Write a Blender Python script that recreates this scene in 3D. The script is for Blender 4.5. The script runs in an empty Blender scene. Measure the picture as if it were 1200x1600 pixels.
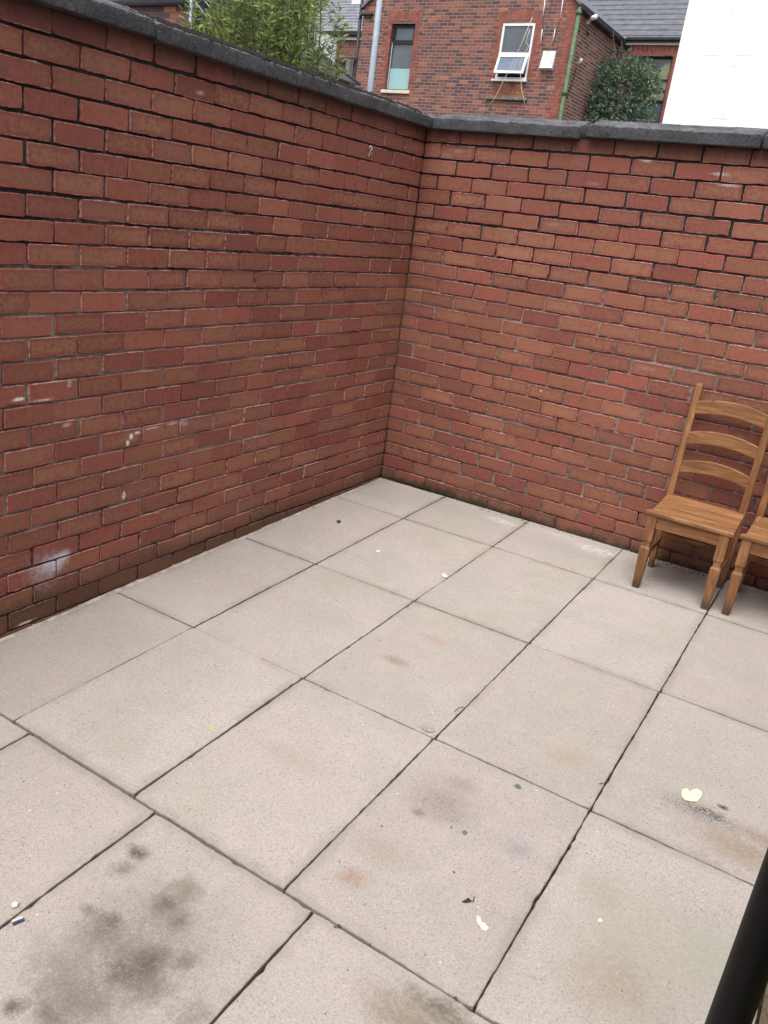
import bpy, math, random
import numpy as np
from mathutils import Vector, Matrix
R=math.radians
random.seed(7); rng=np.random.default_rng(7)
scene=bpy.context.scene
col=scene.collection

# ------------------------------------------------------------------ camera
CAM=np.array([2.685,-4.731,1.691]); F=1280.19; CX,CY=564.43,795.23
MR=np.array([[0.8315643,0.54286102,0.11748503],[0.27850915,-0.22452974,-0.9338196],[-0.48055538,0.8092517,-0.33790267]])
cd=bpy.data.cameras.new('camera'); cam=bpy.data.objects.new('camera',cd); col.objects.link(cam)
rt,dn,fw=MR
cam.matrix_world=Matrix(((rt[0],-dn[0],-fw[0],CAM[0]),(rt[1],-dn[1],-fw[1],CAM[1]),(rt[2],-dn[2],-fw[2],CAM[2]),(0,0,0,1)))
cd.sensor_fit='VERTICAL'; cd.sensor_height=36; cd.lens=F/1600*36
cd.shift_x=(600-CX)/1600; cd.shift_y=(CY-800)/1600
cd.clip_start=.05; cd.clip_end=500
scene.camera=cam
# ------------------------------------------------------------------ sky, sun, exposure
SUN_EL,SUN_AZ=R(66),R(172)          # azimuth measured from +y clockwise
w=bpy.data.worlds.new('World'); scene.world=w; w.use_nodes=True
wn=w.node_tree; bg=wn.nodes['Background']
sky=wn.nodes.new('ShaderNodeTexSky'); sky.sky_type='NISHITA'; sky.sun_disc=False
sky.sun_elevation=SUN_EL; sky.sun_rotation=SUN_AZ; sky.dust_density=4; sky.air_density=1.0; sky.ozone_density=.6
hs=wn.nodes.new('ShaderNodeHueSaturation'); hs.inputs['Saturation'].default_value=.36
wn.links.new(sky.outputs[0],hs.inputs['Color']); wn.links.new(hs.outputs[0],bg.inputs[0])
bg.inputs[1].default_value=.15
sd=bpy.data.lights.new('sun','SUN'); so=bpy.data.objects.new('sun',sd); col.objects.link(so)
sd.energy=1.5; sd.angle=R(60); sd.color=(1,.97,.94)
sdir=Vector((math.sin(SUN_AZ)*math.cos(SUN_EL),math.cos(SUN_AZ)*math.cos(SUN_EL),math.sin(SUN_EL)))
so.rotation_euler=sdir.to_track_quat('Z','Y').to_euler(); so.location=(3,-8,12)
vs=scene.view_settings; vs.view_transform='Standard'; vs.look='None'; vs.exposure=.74; vs.gamma=1

# ------------------------------------------------------------------ pixel rays (photo pixels, used to read off real positions)
def ray(a,b): return MR[2]+(a-CX)/F*MR[0]+(b-CY)/F*MR[1]
def at(a,b,Y): d=ray(a,b); return CAM+d*(Y-CAM[1])/d[1]
def atX(a,b,X): d=ray(a,b); return CAM+d*(X-CAM[0])/d[0]
SX,SY,SZ=.01256,.03171,-.0167
def fz(x,y): return SX*x+SY*y+SZ
def fl(a,b):
    d=ray(a,b); t=(fz(CAM[0],CAM[1])-CAM[2])/(d[2]-SX*d[0]-SY*d[1]); return CAM+d*t

# ------------------------------------------------------------------ mesh builder
class MB:
    def __init__(s): s.v=[];s.f=[];s.mi=[];s.uv=[];s.col=[];s.sm=[]
    def add(s,vs,fs,mi=0,uv=None,c=(0,0,0),smooth=False):
        o=len(s.v); s.v+= [tuple(map(float,v)) for v in vs]
        for f in fs:
            s.f.append([o+i for i in f]); s.mi.append(mi); s.sm.append(smooth); s.col.append(c)
            s.uv.append([uv[i] for i in f] if uv is not None else None)
        return s
    def box(s,lo,hi,mi=0,c=(0,0,0),bev=0,smooth=False,rot=None,piv=None):
        x0,y0,z0=lo;x1,y1,z1=hi
        if bev<=0:
            v=[(x0,y0,z0),(x1,y0,z0),(x1,y1,z0),(x0,y1,z0),(x0,y0,z1),(x1,y0,z1),(x1,y1,z1),(x0,y1,z1)]
            f=[(0,3,2,1),(4,5,6,7),(0,1,5,4),(1,2,6,5),(2,3,7,6),(3,0,4,7)]
        else:
            b=bev; v=[];idx={}
            for X in(0,1):
                for Y in(0,1):
                    for Z in(0,1):
                        px=(x0,x1)[X];py=(y0,y1)[Y];pz=(z0,z1)[Z];ix=(1,-1)[X]*b;iy=(1,-1)[Y]*b;iz=(1,-1)[Z]*b
                        idx[X,Y,Z]=len(v); v+=[(px,py+iy,pz+iz),(px+ix,py,pz+iz),(px+ix,py+iy,pz)]
            g=lambda X,Y,Z,a:idx[X,Y,Z]+a
            f=[]
            f.append((g(0,0,0,0),g(0,0,1,0),g(0,1,1,0),g(0,1,0,0)));f.append((g(1,0,0,0),g(1,1,0,0),g(1,1,1,0),g(1,0,1,0)))
            f.append((g(0,0,0,1),g(1,0,0,1),g(1,0,1,1),g(0,0,1,1)));f.append((g(0,1,0,1),g(0,1,1,1),g(1,1,1,1),g(1,1,0,1)))
            f.append((g(0,0,0,2),g(0,1,0,2),g(1,1,0,2),g(1,0,0,2)));f.append((g(0,0,1,2),g(1,0,1,2),g(1,1,1,2),g(0,1,1,2)))
            for X in(0,1):
                for Y in(0,1): f.append((g(X,Y,0,0),g(X,Y,0,1),g(X,Y,1,1),g(X,Y,1,0)))
            for X in(0,1):
                for Z in(0,1): f.append((g(X,0,Z,0),g(X,0,Z,2),g(X,1,Z,2),g(X,1,Z,0)))
            for Y in(0,1):
                for Z in(0,1): f.append((g(0,Y,Z,1),g(0,Y,Z,2),g(1,Y,Z,2),g(1,Y,Z,1)))
            for X in(0,1):
                for Y in(0,1):
                    for Z in(0,1): f.append((g(X,Y,Z,0),g(X,Y,Z,1),g(X,Y,Z,2)))
            s.fix=True
        if rot is not None:
            p=Vector(piv if piv is not None else ((x0+x1)/2,(y0+y1)/2,(z0+z1)/2))
            v=[tuple(rot@(Vector(q)-p)+p) for q in v]
        return s.add(v,f,mi,None,c,smooth)
    def tube(s,pts,r,n=10,mi=0,caps=True,c=(0,0,0),smooth=True):
        pts=[Vector(p) for p in pts]; rs=r if isinstance(r,(list,tuple)) else [r]*len(pts)
        V=[];Fc=[];t0=(pts[1]-pts[0]).normalized(); u=t0.orthogonal().normalized()
        for i,p in enumerate(pts):
            t=(pts[min(i+1,len(pts)-1)]-pts[max(i-1,0)]).normalized()
            u=(u-t*u.dot(t)).normalized(); w_=t.cross(u)
            for k in range(n):
                a=2*math.pi*k/n; V.append(p+(u*math.cos(a)+w_*math.sin(a))*rs[i])
        for i in range(len(pts)-1):
            for k in range(n): Fc.append((i*n+k,i*n+(k+1)%n,(i+1)*n+(k+1)%n,(i+1)*n+k))
        if caps: Fc.append(tuple(range(n))[::-1]); Fc.append(tuple((len(pts)-1)*n+k for k in range(n)))
        return s.add(V,Fc,mi,None,c,smooth)
    def prism(s,poly,d,mi=0,c=(0,0,0)):
        """poly: planar 3D outline, d: extrusion vector"""
        n=len(poly);P=[Vector(p) for p in poly];D=Vector(d)
        V=P+[p+D for p in P];f=[tuple(range(n)),tuple(range(2*n-1,n-1,-1))]
        for i in range(n): f.append((i,i+n,(i+1)%n+n,(i+1)%n)) 
        s.fix=True
        return s.add(V,f,mi,None,c)
    def build(s,name,mats,parent=None,world=True):
        me=bpy.data.meshes.new(name)
        off=Vector((0,0,0))
        if parent is not None and world:
            off=parent_world(parent)
        me.from_pydata([(x-off.x,y-off.y,z-off.z) for x,y,z in s.v],[],s.f)
        mats=mats if isinstance(mats,(list,tuple)) else [mats]
        for m in mats: me.materials.append(m)
        me.polygons.foreach_set('material_index',s.mi)
        me.polygons.foreach_set('use_smooth',s.sm)
        if any(u is not None for u in s.uv):
            l=me.uv_layers.new(name='UVMap');k=0
            arr=[]
            for f,u in zip(s.f,s.uv):
                arr+= (u if u is not None else [(0,0)]*len(f))
            l.data.foreach_set('uv',[q for a in arr for q in a])
        if any(c!=(0,0,0) for c in s.col):
            a=me.color_attributes.new('bk','FLOAT_COLOR','CORNER')
            buf=[]
            for f,c in zip(s.f,s.col): buf+= [c[0],c[1],c[2],1]*len(f)
            a.data.foreach_set('color',buf)
        if getattr(s,'fix',False):
            import bmesh
            bm=bmesh.new();bm.from_mesh(me);bmesh.ops.recalc_face_normals(bm,faces=bm.faces);bm.to_mesh(me);bm.free()
        me.update()
        o=bpy.data.objects.new(name,me); col.objects.link(o)
        if parent is not None: o.parent=parent
        return o
def parent_world(p):
    v=Vector(p.location)
    while p.parent is not None: p=p.parent; v+=Vector(p.location)
    return v
def tag(o,label,cat,group=None,kind=None):
    o['label']=label;o['category']=cat
    if group:o['group']=group
    if kind:o['kind']=kind
    return o
def empty(name,loc,label,cat,group=None):
    o=bpy.data.objects.new(name,None);o.location=tuple(map(float,loc));o.empty_display_size=.1;col.objects.link(o)
    return tag(o,label,cat,group)
def struct(o): o['kind']='structure'; return o

# ------------------------------------------------------------------ material nodes
class N:
    def __init__(s,name):
        s.m=bpy.data.materials.new(name);s.m.use_nodes=True;s.t=s.m.node_tree;s.b=s.t.nodes['Principled BSDF'];s.b.inputs['Specular IOR Level'].default_value=.3
        s._pos=None
    def n(s,typ,**kw):
        x=s.t.nodes.new(typ)
        for k,v in kw.items(): setattr(x,k,v)
        return x
    def set(s,inp,v):
        if hasattr(v,'is_output') : s.t.links.new(v,inp)
        elif isinstance(v,(tuple,list)) and len(v)==3 and inp.type=='RGBA': inp.default_value=(*v,1)
        else: inp.default_value=v
    def pos(s):
        if s._pos is None: s._pos=s.n('ShaderNodeNewGeometry').outputs['Position']
        return s._pos
    def obj(s): return s.n('ShaderNodeTexCoord').outputs['Object']
    def math(s,op,a,b=0,c=0,clamp=False):
        x=s.n('ShaderNodeMath',operation=op);x.use_clamp=clamp
        s.set(x.inputs[0],a);s.set(x.inputs[1],b)
        if op in('MULTIPLY_ADD','SMOOTH_MIN'): s.set(x.inputs[2],c)
        return x.outputs[0]
    def mul(s,*a):
        r=a[0]
        for b in a[1:]: r=s.math('MULTIPLY',r,b)
        return r
    def ss(s,v,a,b,lo=0,hi=1):
        x=s.n('ShaderNodeMapRange',interpolation_type='SMOOTHSTEP');s.set(x.inputs[0],v)
        for i,q in enumerate((a,b,lo,hi)): s.set(x.inputs[1+i],q)
        return x.outputs[0]
    def noise(s,scale,detail=4,rough=.55,vec=None,dist=0):
        x=s.n('ShaderNodeTexNoise');s.set(x.inputs['Vector'],vec if vec is not None else s.pos());x.inputs['Scale'].default_value=scale;x.inputs['Detail'].default_value=detail;x.inputs['Roughness'].default_value=rough;x.inputs['Distortion'].default_value=dist
        return x.outputs['Fac']
    def vor(s,scale,vec=None,feat='F1',out='Distance'):
        x=s.n('ShaderNodeTexVoronoi',feature=feat);s.set(x.inputs['Vector'],vec if vec is not None else s.pos());x.inputs['Scale'].default_value=scale
        return x.outputs[out]
    def mix(s,f,a,b,mode='MIX'):
        x=s.n('ShaderNodeMix',data_type='RGBA',blend_type=mode);s.set(x.inputs[0],f);s.set(x.inputs[6],a);s.set(x.inputs[7],b);return x.outputs[2]
    def xyz(s,v):
        x=s.n('ShaderNodeSeparateXYZ');s.set(x.inputs[0],v);return x.outputs
    def comb(s,a,b,c):
        x=s.n('ShaderNodeCombineXYZ');s.set(x.inputs[0],a);s.set(x.inputs[1],b);s.set(x.inputs[2],c);return x.outputs[0]
    def scale(s,v,sc):
        x=s.n('ShaderNodeVectorMath',operation='MULTIPLY');s.set(x.inputs[0],v);x.inputs[1].default_value=sc;return x.outputs[0]
    def ramp(s,v,stops,const=False):
        x=s.n('ShaderNodeValToRGB');e=x.color_ramp.elements
        if const:x.color_ramp.interpolation='CONSTANT'
        while len(e)<len(stops): e.new(.5)
        for i,(p,c) in enumerate(stops): e[i].position=p;e[i].color=(*c,1)
        s.set(x.inputs[0],v);return x.outputs[0]
    def attr(s,name):
        x=s.n('ShaderNodeAttribute');x.attribute_name=name;return x.outputs
    def blob(s,c,rx,ry,rz,soft=.6,nz=.5,nscale=30,warp=None):
        """soft-edged mask round the world point c"""
        x=s.n('ShaderNodeVectorMath',operation='SUBTRACT');s.set(x.inputs[0],s.pos());x.inputs[1].default_value=tuple(map(float,c))
        v=s.scale(x.outputs[0],(1/rx,1/ry,1/rz))
        l=s.n('ShaderNodeVectorMath',operation='LENGTH');s.set(l.inputs[0],v)
        d=s.math('ADD',l.outputs['Value'],s.math('MULTIPLY',s.math('SUBTRACT',warp if warp is not None else s.noise(nscale,4,.65),.5),nz*2))
        return s.ss(d,1-soft,1+soft*.3,1,0)
    def bump(s,h,strength=.5,dist=.002):
        x=s.n('ShaderNodeBump');x.inputs['Strength'].default_value=strength;x.inputs['Distance'].default_value=dist;s.set(x.inputs['Height'],h);s.t.links.new(x.outputs[0],s.b.inputs['Normal']);return x
    def fin(s,colr,rough=.8,metal=0):
        s.set(s.b.inputs['Base Color'],colr);s.set(s.b.inputs['Roughness'],rough);s.b.inputs['Metallic'].default_value=metal;return s.m
def simple(name,c,rough=.7,var=.25,scale=12,bump=.2,bd=.002,metal=0,spec=.3):
    n=N(name);a=n.noise(scale,5,.6)
    k=n.ss(a,.3,.7);dark=tuple(x*(1-var) for x in c);lite=tuple(min(1,x*(1+var)) for x in c)
    n.b.inputs['Specular IOR Level'].default_value=spec
    if bump: n.bump(n.noise(scale*8,3),bump,bd)
    return n.fin(n.mix(k,dark,lite),rough,metal)

# yard brick: per-brick random colour (attribute bk), brick-local UV in metres
def mat_brick(marks):
    n=N('yard_brick');r=n.attr('bk')['Color'];rs=n.n('ShaderNodeSeparateColor');n.set(rs.inputs[0],r);r1,r2,r3=rs.outputs
    uv=n.n('ShaderNodeUVMap').outputs[0];u=n.xyz(uv)
    au=n.math('ABSOLUTE',u[0]);av=n.math('ABSOLUTE',u[1])
    hl=n.math('MULTIPLY',u[2],1)
    d=n.math('MINIMUM',n.math('SUBTRACT',.111,au),n.math('SUBTRACT',.0375,av))
    nz=n.noise(28,5,.6);d2=n.math('ADD',d,n.math('MULTIPLY',n.math('SUBTRACT',nz,.5),.022))
    cen=n.mul(n.ss(d2,.007,.022),n.ss(r2,.05,.6,.15,1))
    edge=n.mix(r1,(.235,.066,.051),(.325,.100,.070))
    tan=n.mix(r3,(.245,.110,.063),(.340,.160,.092))
    c=n.mix(cen,edge,tan)
    dark=n.ss(r3,.78,.98)
    c=n.mix(n.mul(dark,.42),c,(.15,.05,.048))
    # mottled firing, fine grain, scratches
    c=n.mix(n.mul(n.ss(n.noise(9,4,.6),.45,.75),.35),c,(.24,.085,.062))
    c=n.mix(n.mul(n.ss(n.noise(50,6,.72),.38,.64),n.ss(r1,.0,1,.62,.22)),c,(.15,.052,.040))
    c=n.mix(n.mul(n.ss(n.noise(19,4,.65),.54,.70),.42),c,(.12,.045,.040))
    c=n.mix(n.mul(n.ss(n.noise(150,3,.65),.56,.68),.55),c,(.085,.038,.032))
    c=n.mix(n.mul(n.ss(n.noise(1,4,.7,n.scale(n.pos(),(90,90,30))),.6,.72),n.ss(n.noise(3,3),.45,.6),.35),c,(.42,.27,.22))
    # pale chalky arrises
    em=n.mul(n.ss(d,.0008,.0048,1,0),n.ss(n.noise(60,4,.7),.40,.58),n.ss(r3,.05,.8,.25,1))
    c=n.mix(n.mul(em,.75),c,(.50,.36,.30))
    em2=n.mul(n.ss(n.math('ADD',n.math('SUBTRACT',.0375,u[1]),n.math('MULTIPLY',nz,.012)),.004,.016,1,0),n.ss(n.noise(7,3,.6),.56,.70))
    c=n.mix(n.mul(em2,.38),c,(.48,.40,.37))
    # grime under the coping and damp green at the foot
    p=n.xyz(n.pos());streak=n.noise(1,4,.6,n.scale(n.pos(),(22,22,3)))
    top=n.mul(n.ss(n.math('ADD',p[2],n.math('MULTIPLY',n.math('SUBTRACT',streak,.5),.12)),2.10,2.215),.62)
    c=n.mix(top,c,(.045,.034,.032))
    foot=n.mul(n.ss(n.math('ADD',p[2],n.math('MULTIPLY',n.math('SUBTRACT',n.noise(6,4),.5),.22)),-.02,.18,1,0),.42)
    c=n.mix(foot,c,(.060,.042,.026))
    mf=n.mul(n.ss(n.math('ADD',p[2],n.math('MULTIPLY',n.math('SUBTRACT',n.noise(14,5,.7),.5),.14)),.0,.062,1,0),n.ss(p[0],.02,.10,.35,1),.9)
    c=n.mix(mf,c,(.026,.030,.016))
    damp=n.mul(n.ss(n.noise(1.3,3,.5),.5,.7),.22); c=n.mix(damp,c,(.13,.05,.04))
    wp=n.noise(45,6,.75);wk=n.ss(n.noise(1,5,.75,n.scale(n.pos(),(160,60,110))),.34,.52)
    for (pt,rr,colr,st) in marks:
        c=n.mix(n.mul(n.blob(pt,*[q*1.0 for q in rr],soft=.8,nz=.8,warp=wp),wk,min(1,st*1.15)),c,colr)
    hb=n.math('ADD',n.mul(n.noise(120,5,.65),.6),n.mul(n.ss(n.vor(95),.10,.3),.5))
    n.bump(hb,.55,.0022)
    return n.fin(c,.82)
def mat_mortar():
    n=N('yard_mortar');p=n.xyz(n.pos())
    a=n.noise(2.2,4,.6);b=n.noise(30,5,.7)
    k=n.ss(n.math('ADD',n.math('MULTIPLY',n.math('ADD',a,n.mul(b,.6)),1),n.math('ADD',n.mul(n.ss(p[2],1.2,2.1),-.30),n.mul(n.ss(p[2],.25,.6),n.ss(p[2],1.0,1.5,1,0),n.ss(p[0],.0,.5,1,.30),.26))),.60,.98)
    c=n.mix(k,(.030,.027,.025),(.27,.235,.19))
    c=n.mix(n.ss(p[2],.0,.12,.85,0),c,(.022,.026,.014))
    n.bump(n.noise(160,5,.7),.9,.004)
    return n.fin(c,.95)
def mat_coping():
    n=N('coping_concrete');a=n.noise(5,6,.65);b=n.noise(40,5,.7)
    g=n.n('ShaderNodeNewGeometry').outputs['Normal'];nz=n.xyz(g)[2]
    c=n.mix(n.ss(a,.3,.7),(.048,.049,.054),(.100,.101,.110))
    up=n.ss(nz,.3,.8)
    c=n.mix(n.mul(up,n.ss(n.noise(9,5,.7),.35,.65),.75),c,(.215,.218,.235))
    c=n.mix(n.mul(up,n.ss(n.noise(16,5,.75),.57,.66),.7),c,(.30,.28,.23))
    c=n.mix(n.mul(n.ss(b,.48,.64),.7),c,(.028,.028,.030));c=n.mix(n.mul(n.ss(n.noise(130,4,.75),.50,.64),.5),c,(.20,.20,.21))
    c=n.mix(n.mul(n.ss(n.vor(60),.16,.05),n.ss(n.noise(4,3),.45,.65),.6),c,(.30,.30,.30))
    n.bump(n.math('ADD',n.noise(60,6,.8),n.mul(n.noise(200,4,.7),.5)),1.0,.012)
    return n.fin(c,.93)
def mat_slab(stains_and_shading):
    n=N('paving_concrete');r=n.attr('bk')['Color'];rs=n.n('ShaderNodeSeparateColor');n.set(rs.inputs[0],r)
    a=n.noise(1.7,4,.6);f=n.noise(9,5,.65)
    c=n.mix(rs.outputs[0],(.362,.322,.298),(.435,.392,.362));c=n.mix(n.mul(rs.outputs[1],.3),c,(.39,.37,.34))
    c=n.mix(n.mul(n.ss(a,.42,.62),.7),c,(.355,.335,.290))
    c=n.mix(n.mul(n.ss(f,.42,.74),.35),c,(.50,.445,.405))
    c=n.mix(n.mul(n.ss(n.noise(4.5,5,.7),.5,.72),.32),c,(.300,.268,.228))
    # worn aggregate: fine dark and pale grains
    c=n.mix(n.mul(n.ss(n.noise(150,3,.7),.50,.66),.55),c,(.20,.17,.148))
    c=n.mix(n.mul(n.ss(n.noise(420,2,.6),.48,.66),.4),c,(.20,.17,.15))
    c=n.mix(n.mul(n.ss(n.noise(170,3,.7,n.scale(n.pos(),(1,1.1,.9))),.56,.70),.5),c,(.62,.56,.52))
    den=n.noise(3.2,4,.6)
    c=n.mix(n.mul(n.ss(n.vor(75),.22,.10),n.ss(n.vor(75,out='Color'),.5,.7),n.ss(den,.38,.6),.8),c,(.11,.09,.075))
    v2=n.scale(n.pos(),(1.3,.9,1))
    c=n.mix(n.mul(n.ss(n.vor(34,v2),.12,.06),n.ss(n.vor(34,v2,out='Color'),.66,.72),.9),c,(.10,.085,.07))
    v3=n.scale(n.pos(),(.8,1.2,1))
    c=n.mix(n.mul(n.ss(n.vor(26,v3),.075,.035),n.ss(n.vor(26,v3,out='Color'),.70,.76),.9),c,(.80,.76,.70))
    wp=n.noise(17,8,.82);wf=n.noise(45,5,.75);sk=n.ss(n.noise(75,7,.85),.36,.54,.45,1)
    for (pt,rr,colr,st,kind) in stains_and_shading:
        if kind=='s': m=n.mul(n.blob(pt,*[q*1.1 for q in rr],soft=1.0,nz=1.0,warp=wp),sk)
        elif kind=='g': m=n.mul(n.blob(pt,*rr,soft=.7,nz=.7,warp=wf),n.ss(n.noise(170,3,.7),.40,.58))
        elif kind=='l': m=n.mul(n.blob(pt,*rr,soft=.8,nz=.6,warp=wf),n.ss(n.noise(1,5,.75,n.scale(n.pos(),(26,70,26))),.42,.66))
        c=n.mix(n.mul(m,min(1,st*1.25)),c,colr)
    # dirt along each slab's rim
    uv=n.xyz(n.n('ShaderNodeUVMap').outputs[0])
    ed=n.mul(n.ss(n.math('ADD',uv[0],n.mul(n.math('SUBTRACT',wp,.5),.09)),.0,.045,1,0),n.ss(n.noise(2.6,4,.6),.40,.62))
    c=n.mix(n.mul(ed,.55),c,(.245,.215,.175))
    rim=n.ss(n.math('ADD',uv[0],n.mul(n.math('SUBTRACT',wf,.5),.022)),-.001,.006,1,0)
    c=n.mix(n.mul(rim,.5),c,(.16,.14,.115))
    n.bump(n.math('ADD',n.mul(n.noise(230,4,.7),.6),n.ss(n.vor(75),.06,.14)),.35,.0018)
    return n.fin(c,.86)
def mat_wood():
    n=N('waxed_pine');o=n.obj();info=n.n('ShaderNodeObjectInfo').outputs['Random']
    uv=n.n('ShaderNodeUVMap').outputs[0]
    off=n.comb(n.mul(info,7),n.mul(info,3),n.mul(info,5));ad=n.n('ShaderNodeVectorMath',operation='ADD');n.set(ad.inputs[0],uv);n.set(ad.inputs[1],off);v=ad.outputs[0]
    g1=n.noise(1,5,.6,n.scale(v,(5,70,70)),dist=.8);g2=n.noise(1,4,.65,n.scale(v,(14,420,420)))
    g3=n.noise(1,3,.5,n.scale(v,(2.2,14,14)),dist=1.5)
    c=n.mix(n.ss(g3,.35,.7),(.25,.115,.045),(.41,.205,.090))
    c=n.mix(n.mul(n.ss(g1,.44,.60),.65),c,(.145,.066,.026))
    c=n.mix(n.mul(n.ss(g2,.48,.62),.5),c,(.15,.065,.024))
    kn=n.scale(v,(7,16,16));c=n.mix(n.mul(n.ss(n.vor(1,kn),.12,.04),.75),c,(.10,.04,.015))
    z=n.xyz(o)[2];c=n.mix(n.mul(n.ss(n.math('ADD',z,n.mul(n.noise(40,3),.03)),.035,.105,1,0),.75),c,(.055,.035,.022))
    n.bump(g2,.3,.001);n.b.inputs['Specular IOR Level'].default_value=.4
    return n.fin(c,n.ss(g1,.2,.8,.42,.6))
def mat_far_brick(name,sc=1.0,axis='x',orange=.3,mort=(.33,.26,.23),stain=True,c3=(.42,.17,.10)):
    n=N(name);p=n.xyz(n.pos());v=n.comb(p[0] if axis=='x' else p[1],p[2],0)
    b=n.n('ShaderNodeTexBrick');n.set(b.inputs['Vector'],v);b.offset=.5
    b.inputs['Scale'].default_value=1;b.inputs['Brick Width'].default_value=.235*sc;b.inputs['Row Height'].default_value=.078*sc
    b.inputs['Mortar Size'].default_value=.0075*sc;b.inputs['Mortar Smooth'].default_value=.3
    b.inputs['Color1'].default_value=(0,0,0,1);b.inputs['Color2'].default_value=(1,1,1,1);b.inputs['Mortar'].default_value=(.5,.5,.5,1);b.inputs['Bias'].default_value=0
    c=n.ramp(b.outputs['Color'],[(0,(.080,.058,.062)),(.22,(.125,.070,.070)),(.42,(.19,.085,.074)),(.70-orange*.3,(.25,.10,.076)),(.90,(.34,.13,.082)),(1,c3)])
    c=n.mix(n.mul(n.ss(n.noise(1.3,4,.6),.45,.7),.5),c,(.13,.07,.065))
    c=n.mix(n.mul(n.ss(n.noise(2.7,3,.6),.60,.72),.45),c,(.34,.27,.19))
    c=n.mix(n.mul(n.ss(n.noise(40,3,.6),.35,.7),.3),c,(.10,.05,.05))
    c=n.mix(n.mul(b.outputs['Fac'],.8),c,mort)
    n.bump(n.math('SUBTRACT',1,b.outputs['Fac']),.6,.008)
    return n.fin(c,.9)
def mat_slate(name,c1,c2,row,wid,axis='x'):
    n=N(name);p=n.xyz(n.pos());v=n.comb(p[0] if axis=='x' else p[1],p[2],0)
    b=n.n('ShaderNodeTexBrick');n.set(b.inputs['Vector'],v);b.inputs['Scale'].default_value=1;b.inputs['Brick Width'].default_value=wid;b.inputs['Row Height'].default_value=row
    b.inputs['Mortar Size'].default_value=.006;b.inputs['Color1'].default_value=(*c1,1);b.inputs['Color2'].default_value=(*c2,1);b.inputs['Mortar'].default_value=(.05,.05,.06,1)
    c=n.mix(n.mul(n.ss(n.noise(3,5,.7),.45,.7),.4),b.outputs['Color'],tuple(x*1.4 for x in c2))
    n.bump(n.math('SUBTRACT',1,b.outputs['Fac']),.5,.01)
    return n.fin(c,.6)
def mat_leaf(name,c1,c2,c3):
    n=N(name);a=n.attr('bk')['Color'];rs=n.n('ShaderNodeSeparateColor');n.set(rs.inputs[0],a)
    c=n.ramp(rs.outputs[0],[(0,c1),(.55,c2),(1,c3)])
    c=n.mix(n.mul(n.noise(60,2),.3),c,tuple(x*.6 for x in c2))
    n.b.inputs['Specular IOR Level'].default_value=.35
    tr=n.n('ShaderNodeBsdfTranslucent');n.set(tr.inputs[0],c);mx=n.n('ShaderNodeMixShader');mx.inputs[0].default_value=.3
    out=n.t.nodes['Material Output'];n.t.links.new(n.b.outputs[0],mx.inputs[1]);n.t.links.new(tr.outputs[0],mx.inputs[2]);n.t.links.new(mx.outputs[0],out.inputs[0])
    return n.fin(c,.55)
def mat_glass_dark(name,c,rough=.08):
    n=N(name);n.b.inputs['Specular IOR Level'].default_value=.8
    return n.fin(n.mix(n.ss(n.noise(1.5,3),.35,.7),tuple(x*.7 for x in c),c),rough)

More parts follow.
